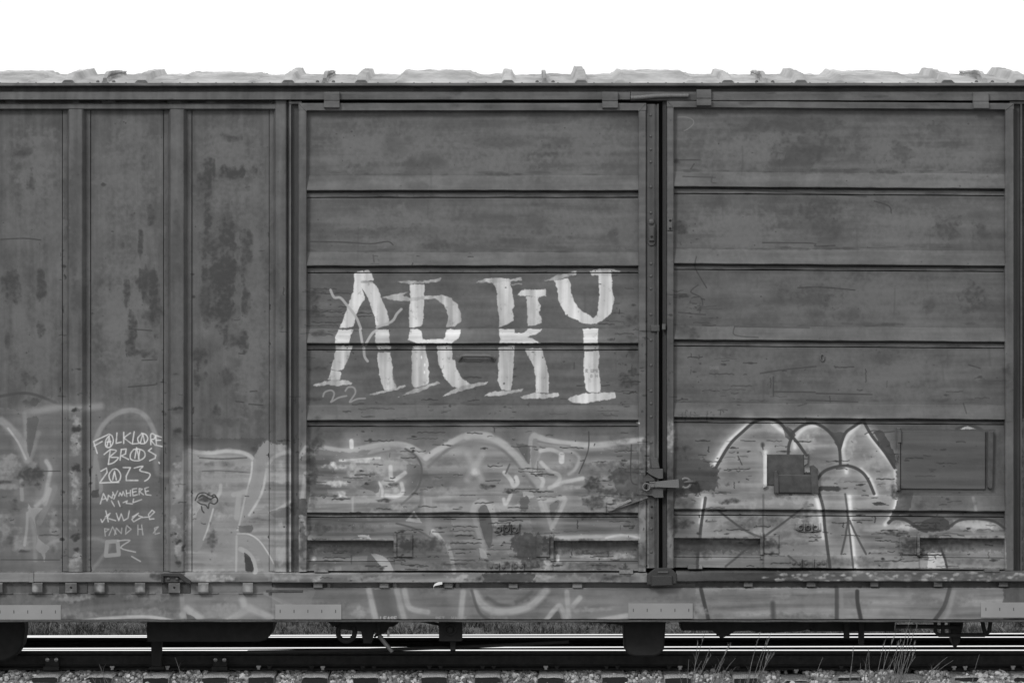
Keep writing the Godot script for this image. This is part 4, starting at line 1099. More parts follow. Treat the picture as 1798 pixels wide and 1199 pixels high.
# chalk writing on the second panel, and the stencils on the sill
func writing() -> void:
	var s := 4.611
	var lines := [
		[135, 255, 105, 160, 220, 105], [110, 195, 175, 160], [235, 110, 205, 150, 205, 200, 240, 205, 265, 160, 255, 115, 230, 100], [215, 195, 232, 120, 245, 200], [215, 165, 245, 160],
		[295, 90, 288, 175, 330, 165], [350, 85, 350, 175], [405, 90, 350, 130, 410, 175], [435, 80, 420, 180, 470, 175], [500, 95, 465, 130, 475, 170, 520, 175, 545, 140, 530, 105, 495, 92], [485, 170, 505, 100, 520, 170],
		[570, 185, 570, 100, 605, 110, 595, 140, 570, 145, 605, 190], [655, 125, 610, 110, 615, 190, 660, 200], [612, 150, 650, 150],
		[190, 265, 240, 225], [240, 235, 225, 345], [240, 225, 290, 235, 240, 285, 305, 290, 270, 330, 225, 345], [320, 310, 330, 225], [330, 225, 370, 220, 365, 260, 330, 275, 390, 305],
		[430, 225, 405, 260, 410, 305, 470, 315, 520, 285, 515, 240, 470, 220, 430, 225], [440, 295, 455, 210, 475, 300], [480, 230, 470, 300], [575, 215, 550, 235, 610, 270, 605, 295, 560, 315], [635, 328, 640, 337],
		[165, 400, 210, 375, 215, 410, 155, 495, 310, 490], [260, 385, 230, 430, 250, 485, 310, 480, 325, 430, 295, 385, 260, 385], [260, 470, 275, 400, 290, 470], [345, 370, 405, 370, 370, 440, 370, 475, 465, 475], [435, 375, 505, 360, 480, 395, 560, 420, 550, 460, 520, 480]]
	for q in lines:
		stroke(curve(q, 140, 740, s, q.size() > 10), 2.3, 206, 0.95, 0.35, 0.3)
	var faint := [
		[160, 665, 185, 580, 215, 640], [175, 630, 205, 620], [220, 630, 225, 595, 255, 620, 260, 590], [260, 570, 275, 600], [300, 560, 270, 625], [310, 600, 320, 575, 335, 600, 345, 565, 360, 600], [370, 555, 375, 605], [405, 555, 405, 600], [372, 580, 405, 575],
		[455, 540, 420, 545, 425, 600, 460, 590], [425, 570, 450, 565], [475, 590, 475, 540, 500, 545, 478, 565, 510, 590], [550, 530, 520, 540, 530, 590, 570, 595], [525, 565, 550, 560], [250, 640, 275, 685], [305, 640, 320, 685], [345, 655, 380, 640, 370, 660, 420, 665], [430, 625, 425, 655, 495, 630],
		[165, 790, 175, 815, 200, 780], [205, 720, 225, 810], [200, 770, 240, 740, 215, 780, 285, 800], [290, 740, 310, 800, 330, 745, 350, 800, 385, 780, 395, 720], [420, 770, 470, 740, 415, 790, 430, 810, 500, 770, 470, 760], [500, 775, 560, 770, 600, 730, 580, 715, 550, 750, 560, 790, 595, 785]]
	for q in faint:
		stroke(curve(q, 140, 740, s, false), 2.0, 196, 0.9, 0.35, 0.35)
	for q in [[195, 870, 200, 925], [195, 865, 230, 870, 205, 890], [230, 920, 260, 850, 290, 910], [275, 915, 290, 860, 330, 905, 335, 860], [370, 850, 365, 910, 410, 870, 375, 840], [465, 835, 465, 915], [495, 835, 505, 915], [470, 870, 500, 870], [590, 900, 630, 850, 600, 860, 605, 910, 640, 900]]:
		stroke(curve(q, 140, 740, s, false), 2.0, 166, 0.85, 0.35, 0.35)
	stroke(curve([215, 972, 300, 967, 310, 1075, 205, 1085, 215, 972], 140, 740, s, false), 7.0, 138, 0.95, 0.1)
	for q in [[300, 965, 400, 960, 325, 1020, 445, 1055], [415, 1090, 485, 1130]]:
		stroke(curve(q, 140, 740, s), 2.4, 165, 0.85, 0.3)
	for q in [[150, 255, 170, 258, 200, 252, 205, 268, 175, 285, 160, 310]]:
		stroke(curve([1190, 206, 1204, 206, 1215, 210, 1217, 217, 1208, 226, 1200, 230], 0, 0, 1), 1.5, 128, 0.7, 0.4, 0.3)
	tiny_text("LEASE", 668, 1081, 6.5, 178, 0.9)
	tiny_text("RET. VALVE", 765, 1081, 6.0, 138, 0.75)
	tiny_text("DOOR", 1246, 643, 4.5, 112, 0.6)
	stroke(curve([1118, 741, 1121, 742], 0, 0, 1), 3.0, 200, 0.9, 0.3)

# ---------------------------------------------------------------- setting
func structure(o: Node, kind := "structure") -> void:
	o.set_meta("kind", kind)

func setting() -> void:
	# ground: one sheet, with the low bed that carries the track
	var prof := [[-500.0, -0.3], [-60.0, -0.3], [-30.0, -0.28], [-9.0, -0.30], [-5.0, -0.34], [-4.2, -0.36], [-3.55, -0.27], [-0.05, -0.27], [1.5, -0.78], [60.0, -0.8], [500.0, -0.8]]
	var st := begin()
	for k in prof.size() - 1:
		var a: Array = prof[k]
		var b: Array = prof[k + 1]
		quad(st, Vector3(-500, a[1], a[0]), Vector3(500, a[1], a[0]), Vector3(500, b[1], b[0]), Vector3(-500, b[1], b[0]))
	structure(piece("ground", st, M.soil, self))
	st = begin()
	var nz := 60
	var nx := 300
	for i in nx:
		for j in nz:
			var p := []
			for c in [[0, 0], [1, 0], [1, 1], [0, 1]]:
				var x := lerpf(-8.0, 8.0, float(i + c[0]) / nx)
				var z := lerpf(-3.7, 0.45, float(j + c[1]) / nz)
				p.append(Vector3(x, bed(x, z), z))
			quad(st, p[0], p[1], p[2], p[3])
	structure(piece("ballast_bed", st, M.ballast, self))
	for e in [-1, 1]:
		st = begin()
		var x0 := -70.0 if e < 0 else 8.0
		var x1 := -8.0 if e < 0 else 70.0
		quad(st, Vector3(x0, -0.225, -3.5), Vector3(x1, -0.225, -3.5), Vector3(x1, -0.225, 0.0), Vector3(x0, -0.225, 0.0))
		quad(st, Vector3(x0, -0.225, 0.0), Vector3(x1, -0.225, 0.0), Vector3(x1, -0.42, 0.45), Vector3(x0, -0.42, 0.45))
		structure(piece("ballast_bed", st, M.ballast, self))
	stones()
	field_grass()

func bed(x: float, z: float) -> float:
	var y := -0.206 + 0.014 * wob.get_noise_2d(x * 3.0, z * 3.0) + 0.012 * wob.get_noise_2d(x * 14.0, z * 14.0)
	if x > 2.2:
		y += minf(0.025, (x - 2.2) * 0.03) * smoothstep(-0.8, -0.5, z)
	y -= smoothstep(-0.34, -0.12, z) * 0.06 + smoothstep(0.0, 0.5, z) * 0.22 + smoothstep(-3.3, -3.7, z) * 0.1
	return y

func stone_mesh(seed_: int) -> ArrayMesh:
	var r := RandomNumberGenerator.new()
	r.seed = seed_
	var pts := PackedVector3Array()
	var t := (1.0 + sqrt(5.0)) / 2.0
	for v in [Vector3(-1, t, 0), Vector3(1, t, 0), Vector3(-1, -t, 0), Vector3(1, -t, 0), Vector3(0, -1, t), Vector3(0, 1, t), Vector3(0, -1, -t), Vector3(0, 1, -t), Vector3(t, 0, -1), Vector3(t, 0, 1), Vector3(-t, 0, -1), Vector3(-t, 0, 1)]:
		pts.append(v.normalized() * r.randf_range(0.36, 0.58) * Vector3(1.0, 0.75, 0.9))
	var f := [0, 11, 5, 0, 5, 1, 0, 1, 7, 0, 7, 10, 0, 10, 11, 1, 5, 9, 5, 11, 4, 11, 10, 2, 10, 7, 6, 7, 1, 8, 3, 9, 4, 3, 4, 2, 3, 2, 6, 3, 6, 8, 3, 8, 9, 4, 9, 5, 2, 4, 11, 6, 2, 10, 8, 6, 7, 9, 8, 1]
	var st := begin()
	for k in f.size() / 3:
		tri(st, pts[f[k * 3]], pts[f[k * 3 + 2]], pts[f[k * 3 + 1]])
	return st.commit()

func stones() -> void:
	for v in 3:
		var mm := MultiMesh.new()
		mm.transform_format = MultiMesh.TRANSFORM_3D
		mm.use_colors = true
		mm.mesh = stone_mesh(20 + v)
		var xf := []
		var co := []
		for k in 7500:
			var z := rng.randf_range(-1.2, 0.4) if k % 4 > 0 else rng.randf_range(-3.6, -1.2)
			var x := rng.randf_range(-5.6, 5.6)
			var size := rng.randf_range(0.018, 0.05)
			if rng.randf() < 0.12:
				size *= 1.35
			var on_tie := false
			for t in tie_spots:
				if absf(x - PX(t)) < 0.122 and z < -0.13 and rng.randf() < 0.985:
					on_tie = true
			if on_tie:
				continue
			var b := Basis.from_euler(Vector3(rng.randf() * TAU, rng.randf() * TAU, rng.randf() * TAU)).scaled(Vector3.ONE * size)
			xf.append(Transform3D(b, Vector3(x, bed(x, z) + size * 0.25, z)))
			var g := rng.randf_range(0.16, 0.62)
			if rng.randf() < 0.35:
				g *= 0.4
			co.append(Color(g, g, g))
		mm.instance_count = xf.size()
		for k in xf.size():
			mm.set_instance_transform(k, xf[k])
			mm.set_instance_color(k, co[k])
		var o := MultiMeshInstance3D.new()
		o.name = "ballast_stones" if v == 0 else "ballast_stones_%03d" % v
		o.multimesh = mm
		o.material_override = M.stone
		add_child(o)
		o.set_meta("label", ["pale crushed stone ballast lying between and around the crossties", "grey angular ballast stones mixed in along the track bed", "small broken ballast stones filling the track bed"][v])
		o.set_meta("category", "gravel")
		structure(o, "stuff")

func blade(st: SurfaceTool, root: Vector3, lean: Vector3, h: float, w: float, tone := 0.0) -> void:
	var side := Vector3(-lean.z, 0, lean.x).normalized() if lean.length() > 0.001 else Vector3.RIGHT
	var n := 3
	var prev := [root - side * w * 0.5, root + side * w * 0.5]
	for k in n:
		var t := float(k + 1) / n
		var c := root + Vector3(0, h * t * (1.0 - 0.12 * t), 0) + lean * t * t * h
		var ww := w * (1.0 - t) + w * 0.12
		var nxt := [c - side * ww * 0.5, c + side * ww * 0.5]
		if tone > 0.0:
			st.set_color(Color(tone, tone, tone))
		quad(st, nxt[0], nxt[1], prev[1], prev[0])
		prev = nxt

func field_grass() -> void:
	for v in 2:
		var st := begin()
		for k in 16:
			var a := rng.randf() * TAU
			var r := rng.randf() * 0.09
			var lean := Vector3(cos(a), 0, sin(a)) * rng.randf_range(0.15, 0.9)
			blade(st, Vector3(cos(a) * r, 0, sin(a) * r), lean * 1.6, rng.randf_range(0.04, 0.12), rng.randf_range(0.004, 0.009), 1.0)
		var mm := MultiMesh.new()
		mm.transform_format = MultiMesh.TRANSFORM_3D
		mm.use_colors = true
		mm.mesh = st.commit()
		var n := 6500
		mm.instance_count = n
		for k in n:
			var z := -4.0 - 8.0 * pow(rng.randf(), 1.2)
			var x := rng.randf_range(-9.0, 9.0)
			var sc := rng.randf_range(0.5, 1.2) * (1.0 + 0.9 * wob.get_noise_2d(x * 1.3, z * 0.9))
			var b := Basis(Vector3.UP, rng.randf() * TAU).scaled(Vector3(sc, sc, sc))
			mm.set_instance_transform(k, Transform3D(b, Vector3(x, -0.345 + 0.01 * clampf((-z - 5.0), 0.0, 4.0), z)))
			var g := rng.randf_range(0.04, 0.20) * (1.0 + 1.8 * wob.get_noise_2d(x * 2.2 + 9.0, z * 1.2))
			if rng.randf() < 0.15:
				g *= 1.7
			mm.set_instance_color(k, Color(g, g, g))
		var o := MultiMeshInstance3D.new()
		o.name = "field_grass" if v == 0 else "field_grass_001"
		o.multimesh = mm
		o.material_override = M.blade
		add_child(o)
		o.set_meta("label", "short dry grass covering the ground beyond the track" if v == 0 else "low tangled weeds among the grass beyond the track")
		o.set_meta("category", "grass")
		structure(o, "stuff")

# ---------------------------------------------------------------- track
var tie_spots := [-255, -145, -32, 77, 173, 273, 376, 458, 552, 642, 762, 856, 967, 1080, 1190, 1311, 1400, 1495, 1600, 1700, 1803, 1910, 2015]

# rail section, [z, y] from the running face round; top at 0
const RAIL := [[-0.040, -0.007], [-0.034, 0.0], [0.036, -0.0042], [0.041, -0.010], [0.041, -0.032], [0.028, -0.040], [0.009, -0.048], [0.008, -0.125], [0.02, -0.142], [0.07, -0.158], [0.07, -0.170], [-0.07, -0.170], [-0.07, -0.158], [-0.02, -0.142], [-0.008, -0.125], [-0.009, -0.048], [-0.034, -0.040], [-0.040, -0.032]]

func rail(called: String, label: String, za: float, slope: float, bow: float) -> void:
	var t := thing(called, label, "rail", "")
	var st := begin()
	var n := 140
	var top := begin()
	for i in n:
		for k in RAIL.size():
			var a: Array = RAIL[k]
			var b: Array = RAIL[(k + 1) % RAIL.size()]
			var xs := [lerpf(-45.0, 45.0, float(i) / n), lerpf(-45.0, 45.0, float(i + 1) / n)]
			var zz := []
			for x in xs:
				zz.append(za - slope * x - bow * maxf(0.0, x + 4.0) * maxf(0.0, x + 4.0))
			quad(st, Vector3(xs[0], b[1], zz[0] + b[0]), Vector3(xs[0], a[1], zz[0] + a[0]), Vector3(xs[1], a[1], zz[1] + a[0]), Vector3(xs[1], b[1], zz[1] + b[0]))
			if k == 1:
				var up := Vector3(0, 0.0025, 0)
				quad(top, Vector3(xs[0], b[1], zz[0] + b[0]) + up, Vector3(xs[0], a[1], zz[0] + a[0]) + up, Vector3(xs[1], a[1], zz[1] + a[0]) + up, Vector3(xs[1], b[1], zz[1] + b[0]) + up)
	piece("rail_web", st, M.rail, t)
	var o := piece("running_surface", top, M.polish, t)
	o.set_meta("label", "worn shiny top of the rail head")

func track() -> void:
	rail("rail", "straight steel rail nearest the crosstie ends, shiny worn top", -0.85, 0.0, 0.0)
	rail("rail_001", "second steel rail running close behind the straight rail at the tie ends", -1.17, 0.03, 0.0)
	rail("rail_002", "straight steel rail on the far side of the track", -2.355, 0.0, 0.0)
	rail("rail_003", "outermost steel rail that spreads away from the far rail", -2.63, 0.03, 0.0)
	used["rail"] = 4
	# crossties
	var tops := []
	var ends := []
	for v in 4:
		var st := begin()
		var r := RandomNumberGenerator.new()
		r.seed = 60 + v
		var w := 0.112
		# worn upper face as a strip grid, sides below
		var nx := 8
		var nz := 40
		var pt := []
		for j in nz + 1:
			for i in nx + 1:
				var x := lerpf(-w, w, float(i) / nx)
				var z := lerpf(0.0, -3.0, float(j) / nz)
				var y := 0.006 * wob.get_noise_2d(x * 90.0 + v * 31.0, z * 4.0) + 0.004 * wob.get_noise_2d(x * 20.0, z * 20.0 + v * 9.0)
				if i == 0 or i == nx:
					y -= 0.008
				if j == 0:
					y -= 0.006
				pt.append(Vector3(x, y, z))
		for j in nz:
			for i in nx:
				var k := j * (nx + 1) + i
				quad(st, pt[k + nx + 1], pt[k + nx + 2], pt[k + 1], pt[k])
		for j in nz:
			for e in 2:
				var k := j * (nx + 1) + (nx if e else 0)
				var a: Vector3 = pt[k]
				var b: Vector3 = pt[k + nx + 1]
				quad(st, a, b, Vector3(b.x, -0.17, b.z), Vector3(a.x, -0.17, a.z))
		tops.append(st.commit())
		var en := begin()
		if v == 1:
			for i in 14:
				var x0 := lerpf(-w, w, i / 14.0)
				box(en, Vector3(x0 + 0.002, -0.17, -0.01), Vector3(x0 + 0.012, -0.008, 0.004))
		quad(en, Vector3(-w, -0.012, 0.0), Vector3(w, -0.012, 0.0), Vector3(w, -0.17, 0.0), Vector3(-w, -0.17, 0.0))
		ends.append(en.commit())
	var pl := begin()
	box(pl, Vector3(-0.09, -0.012, -0.14), Vector3(0.09, 0.003, 0.12))
	var plate_mesh := pl.commit()
	var sp := begin()
	box(sp, Vector3(-0.012, 0.0, -0.012), Vector3(0.012, 0.02, 0.012))
	box(sp, Vector3(-0.02, 0.02, -0.024), Vector3(0.02, 0.034, 0.016))
	spike_mesh = sp.commit()
	var br := begin()
	box(br, Vector3(-0.07, 0.0, -0.05), Vector3(0.07, 0.035, 0.04))
	box(br, Vector3(-0.06, 0.035, -0.05), Vector3(0.06, 0.11, -0.025))
	var brace_mesh := br.commit()
	var n := 0
	for tx in tie_spots:
		var v := n % 4
		var dark: bool = tx in [273, 642]
		if dark:
			v = 1
		elif v == 1:
			v = 3
		var braced: bool = tx in [77, 376]
		var label := "weathered wooden crosstie with a dark end bedded in ballast"
		if dark:
			label = "wooden crosstie with a grooved metal band across its end"
		if braced:
			label = "wooden crosstie with a rail brace bolted beside the rail"
		if tx in [1400, 1600]:
			label = "crosstie almost buried under ballast stones"
		var beside := {77: "crosstie with a rail brace, next to the black brake cylinder", 376: "crosstie with a rail brace, below the air reservoir", 273: "grooved-end crosstie beside the black steel stake", 642: "grooved-end crosstie below the brake hose loop", 173: "weathered crosstie beside two crossed grass stalks", 762: "weathered crosstie below the square retainer box", 1080: "first weathered crosstie below the jacking post", 1190: "weathered crosstie between the jacking post and tall grass stalks", 1311: "weathered crosstie behind the thick clump of seed-headed stalks", 1495: "weathered crosstie behind the thin upright grass stalks", 1600: "crosstie buried in ballast behind the densest grass clump", 1400: "crosstie buried in ballast below the cushion unit", 1700: "weathered crosstie behind the single grass stalk"}
		if beside.has(tx):
			label = beside[tx]
		var t := thing("railroad_tie", label, "railroad tie", "crossties under the turnout")
		t.position = Vector3(PX(tx) * 33.2 / 33.0, -0.178 - (0.035 if tx in [1400, 1600] else rng.randf_range(0.0, 0.006)), -0.17 + rng.randf_range(-0.05, 0.04))
		t.rotation.y = rng.randf_range(-0.03, 0.03)
		inst("timber", tops[v], M.wood, t, Vector3.ZERO)
		inst("end_grain", ends[v], M.endgrain, t, Vector3(0, 0, 0.001))
		for zz in [-0.85, -2.355]:
			var p := inst("tie_plate", plate_mesh, M.rail, t, Vector3(0, 0.009, zz - t.position.z))
			for q in [[-0.05, 0.095], [0.05, 0.095], [0.05, -0.095]]:
				inst("spike", spike_mesh, M.bright_steel if rng.randf() < 0.3 else M.rail, p, Vector3(q[0], 0.006, q[1]))
		if braced:
			var b := inst("rail_brace", brace_mesh, M.rail, t, Vector3(0, 0.016, -0.85 + 0.125 - t.position.z))
			for q in [-0.04, 0.04]:
				var c := begin()
				lathe(c, Vector3(q, 0.09, -0.02), [[0.018, 0.0], [0.018, 0.014], [0.0, 0.02]], 8)
				piece("bolt", c, M.bright_steel, b)
		n += 1

# ---------------------------------------------------------------- the boxcar
func bolt(parent: Node, x: float, y: float, z: float, size := 1.0, m: Material = null) -> void:
	var o := inst("bolt", bolt_mesh, m if m else M.bolt, parent, P(x, y, z))
	o.scale = Vector3(size, size, size)

func boxcar() -> void:
	car = thing("boxcar", "weathered double-door steel boxcar covered in spray paint, standing on the rails", "boxcar")
	var st := begin()
	lathe(st, Vector3.ZERO, [[0.013, -0.004], [0.0125, 0.004], [0.009, 0.008], [0.0, 0.0105]], 10)
	bolt_mesh = st.commit()
	M.bolt = noisy(0.055, 0.11, 0.6, 0.05, 8.0, 0.0, 0.0, 31)
	shell()
	roof()
	side_panels()
	top_rails()
	door_one()
	door_two()
	centre_post()
	sill()
	underframe()

func shell() -> void:
	# far side, ends and floor close the body
	var z1 := -3.2
	var st := begin()
	box(st, Vector3(PX(-680), PY(1030), z1 - 0.03), Vector3(PX(2980), PY(150), z1))
	piece("far_side_wall", st, M.body, car)
	for x in [-680, 2980]:
		st = begin()
		var s := -0.03 if x < 0 else 0.03
		box(st, Vector3(minf(PX(x), PX(x) + s), PY(1025), z1), Vector3(maxf(PX(x), PX(x) + s), PY(146), -0.02))
		piece("end_wall", st, M.body, car)
	st = begin()
	box(st, Vector3(PX(-680) + 0.002, PY(1030), z1 + 0.002), Vector3(PX(2980) - 0.002, PY(1012), -0.03))
	piece("floor", st, M.under, car)
	st = begin()
	box(st, Vector3(PX(-600), 0.75, -1.85), Vector3(PX(2900), PY(1031), -1.35))
	piece("centre_sill", st, M.under, car)

func roof_height(x: float, s: float) -> float:
	# s runs from 0 at the eave to 1 at the ridge
	var u := fposmod(x - 186.0, 385.0)
	var h := 0.198 * pow(s, 0.82)
	var out_end := smoothstep(0.012, 0.022, s)
	var near_end := smoothstep(0.012, 0.16, s)
	for c in [64.0, 321.0]:
		var d: float = absf(u - c)
		h += (0.058 + 0.03 * wob.get_noise_2d(floorf((x - 186.0) / 385.0) * 5.1, c)) * (1.0 - smoothstep(7.5, 11.5, d)) * lerpf(0.42, 1.0, near_end) * out_end
	var plateau := smoothstep(128.0, 138.0, u) * (1.0 - smoothstep(247.0, 257.0, u))
	h += (0.034 + 0.03 * wob.get_noise_2d(floorf((x - 186.0) / 385.0) * 3.7, 2.0)) * plateau * smoothstep(0.03, 0.22, s)
	for c in [132.0, 257.0]:
		var d: float = absf(u - c)
		h += 0.016 * (1.0 - smoothstep(4.0, 9.0, d)) * out_end
	h += 0.014 * wob.get_noise_2d(x * 0.013 + 7.0, s * 2.2) * smoothstep(0.05, 0.4, s) + 0.012 * wob.get_noise_2d(x * 0.03, s * 5.0) * smoothstep(0.0, 0.15, s) + 0.002 * wob.get_noise_2d(x * 0.07, s * 12.0 + 40.0) * smoothstep(0.0, 0.1, s)
	return h

func roof_sheet(x0: float, x1: float, step: float) -> void:
	for side in 2:
		var st := begin()
		st.set_smooth_group(0)
		var nx := int((x1 - x0) / step)
		var nz := 90 if side == 0 else 12
		var pt := []
		for j in nz + 1:
			var s := pow(float(j) / nz, 1.35)
			for i in nx + 1:
				var x := lerpf(x0, x1, float(i) / nx)
				pt.append(Vector3(PX(x), PY(147.3) + roof_height(x, s), 0.14 - s * 1.74 if side == 0 else -3.34 + s * 1.74))
		var nor := []
		for j in nz + 1:
			for i in nx + 1:
				var l: Vector3 = pt[j * (nx + 1) + maxi(i - 1, 0)]
				var r: Vector3 = pt[j * (nx + 1) + mini(i + 1, nx)]
				var a: Vector3 = pt[maxi(j - 1, 0) * (nx + 1) + i]
				var b: Vector3 = pt[mini(j + 1, nz) * (nx + 1) + i]
				var n := (r - l).cross(b - a).normalized()
				nor.append(n if n.y > 0.0 else -n)
		for j in nz:
			for i in nx:
				var k := j * (nx + 1) + i
				for c in ([k, k + nx + 2, k + 1, k, k + nx + 1, k + nx + 2] if side == 0 else [k, k + 1, k + nx + 2, k, k + nx + 2, k + nx + 1]):
					vert(st, pt[c], nor[c])
		piece("roof_sheet", st, M.roof, car)

func roof() -> void:
	for k in range(-2, 8):
		var x0 := 186.0 + 385.0 * k - 385.0
		var far_away := x0 < -600.0 or x0 > 1900.0
		roof_sheet(maxf(x0, -680.0), minf(x0 + 385.0, 2980.0), 12.0 if far_away else 3.0)
		# seam cap between two sheets, a pierced pressed strip
		var x := x0 + 385.0
		if x > 2970.0 or x < -670.0:
			continue
		var st := begin()
		var n := 16
		var shade_strip := begin()  # added dark strip, so the pierced slots look shaded inside
		for i in n:
			var sa := 0.01 + 0.99 * i / n
			var sb := 0.01 + 0.99 * (i + 1) / n
			var ha := PY(147.3) + roof_height(x, sa)
			var hb := PY(147.3) + roof_height(x, sb)
			var ra := 0.085 * smoothstep(0.0, 0.1, sa) * (1.0 - 0.62 * sa)
			var rb := 0.085 * smoothstep(0.0, 0.1, sb) * (1.0 - 0.62 * sb)
			var za := 0.14 - sa * 1.74
			var zb := 0.14 - sb * 1.74
			var w := 0.014
			# foot strip, pickets, rounded crown
			for part in 2:
				var lo := -0.01 if part == 0 else 0.66
				var hi := 0.34 if part == 0 else 1.0
				var pa := [Vector3(PX(x) - w, ha + ra * lo, za), Vector3(PX(x) - w, ha + ra * hi, za), Vector3(PX(x) + w, ha + ra * hi, za), Vector3(PX(x) + w, ha + ra * lo, za)]
				var pb := [Vector3(PX(x) - w, hb + rb * lo, zb), Vector3(PX(x) - w, hb + rb * hi, zb), Vector3(PX(x) + w, hb + rb * hi, zb), Vector3(PX(x) + w, hb + rb * lo, zb)]
				for q in 4:
					quad(st, pa[q], pb[q], pb[(q + 1) % 4], pa[(q + 1) % 4])
				if i == 0:
					quad(st, pa[1], pa[2], pa[3], pa[0])
			var zm := lerpf(za, zb, 0.5)
			var hm := minf(ha, hb)
			if ra > 0.005:
				box(st, Vector3(PX(x) - w * 0.9, hm + ra * 0.2, zm - 0.02), Vector3(PX(x) + w * 0.9, hm + ra * 0.8, zm + 0.02))
				box(shade_strip, Vector3(PX(x) - w * 0.3, hm + ra * 0.25, zb + 0.001), Vector3(PX(x) + w * 0.3, hm + minf(ra, rb) * 0.75, za - 0.001))
		# curved nose at the eave
		prism(st, [x - 7, 147.5, x - 4, 143, x - 3, 138, x + 3, 138, x + 4, 143, x + 8, 147.5], -0.02, 0.13, 0.5)
		var cap := piece("roof_seam_cap", st, M.roof, car)
		piece("cap_shade_strip", shade_strip, M.under, cap)
		bolt(car, x - 13, 145, 0.1, 1.2)
		bolt(car, x + 15, 145, 0.1, 1.2)
	# dark caps that close the ends of the pressed ribs
	for k in range(-1, 6):
		for c in [64.0, 321.0]:
			var x: float = 186.0 + 385.0 * k + c
			if x < -100.0 or x > 1900.0:
				continue
			var st := begin()
			prism(st, [x - 12, 147.4, x - 8, 143.0, x - 6, 142.0, x + 6, 142.0, x + 8, 143.0, x + 12, 147.4], 0.10, 0.136, 0.6)
			piece("rib_end_cap", st, M.paint, car)
	var st2 := begin()
	hbar(st2, -680, 2980, [147.2, 0.06, 147.4, 0.150, 148.2, 0.158, 152.0, 0.160, 153.2, 0.152, 153.6, 0.03], 0.6)
	piece("eave_flange", st2, M.paint, car)
	for i in 62:
		bolt(car, -60.0 + 31.5 * i, 147.4, 0.15, 0.5)

func rib(x: float, m: Material, y0 := 192.5) -> void:
	var st := begin()
	vbar(st, y0, 1003, [x - 24.5, 0.0, x - 24.0, 0.006, x - 17.0, 0.006, x - 11.5, 0.066, x - 10.0, 0.07, x + 10.0, 0.07, x + 11.5, 0.066, x + 17.0, 0.006, x + 24.0, 0.006, x + 24.5, 0.0])
	piece("side_post", st, m, car)

func side_panels() -> void:
	var xs := []
	for k in range(-4, 2):
		xs.append(133.5 + 178.0 * k)
	for i in xs.size():
		var x: float = xs[i]
		var m: Material = M.paint if x > -60.0 else M.body
		rib(x, m)
		var a: float = x + 25.6
		var b: float = x + 152.4
		if i == xs.size() - 1:
			b = 471.6
		if i > 0:
			var st := begin()
			sheet(st, a, 188, b, 1004, 0.0, 0.009)
			piece("side_sheet", st, M.paint if a > -60.0 else M.body, car)
	var s0 := begin()
	sheet(s0, -680, 188, xs[0] - 23.0, 1004, 0.0)
	piece("side_sheet", s0, M.body, car)
	s0 = begin()
	sheet(s0, xs[0] + 23.0, 188, xs[0] + 155.0, 1004, 0.0)
	piece("side_sheet", s0, M.body, car)
	# post beside the doors, both ends
	for e in 2:
		var f := 1.0 if e == 0 else -1.0
		var c := 0.0 if e == 0 else 2302.0
		var st := begin()
		var pr := [c + f * 472.5, 0.0, c + f * 473.0, 0.006, c + f * 479.5, 0.006, c + f * 484.5, 0.066, c + f * 486.0, 0.07, c + f * 501.5, 0.07, c + f * 503.0, 0.064, c + f * 505.0, 0.030, c + f * 507.0, 0.030, c + f * 508.5, 0.075, c + f * 511.5, 0.08, c + f * 512.5, 0.04, c + f * 530.0, 0.035, c + f * 530.5, -0.01]
		if e == 1:
			var rv := []
			for k in pr.size() / 2:
				rv.append_array([pr[pr.size() - 2 - k * 2], pr[pr.size() - 1 - k * 2]])
			pr = rv
		vbar(st, 177.5, 1003, pr)
		piece("door_post", st, M.paint, car)
	# beyond the second door
	for k in 6:
		var x := 2302.0 - 133.5 - 178.0 * (k - 1) if false else 1990.0 + 178.0 * k
		if x > 2950.0:
			break
		rib(x, M.body)
		var st := begin()
		sheet(st, x - 155.0 if k > 0 else 1828.0, 188, x - 23.0, 1004, 0.0)
		piece("side_sheet", st, M.paint if k == 0 else M.body, car)
	s0 = begin()
	sheet(s0, 2725.0, 188, 2980, 1004, 0.0)
	piece("side_sheet", s0, M.body, car)
	# dark backing behind the doors
	s0 = begin()
	box(s0, Vector3(PX(505), PY(1010), -0.03), Vector3(PX(1797), PY(165), -0.012))
	piece("door_backing", s0, M.gasket, car)

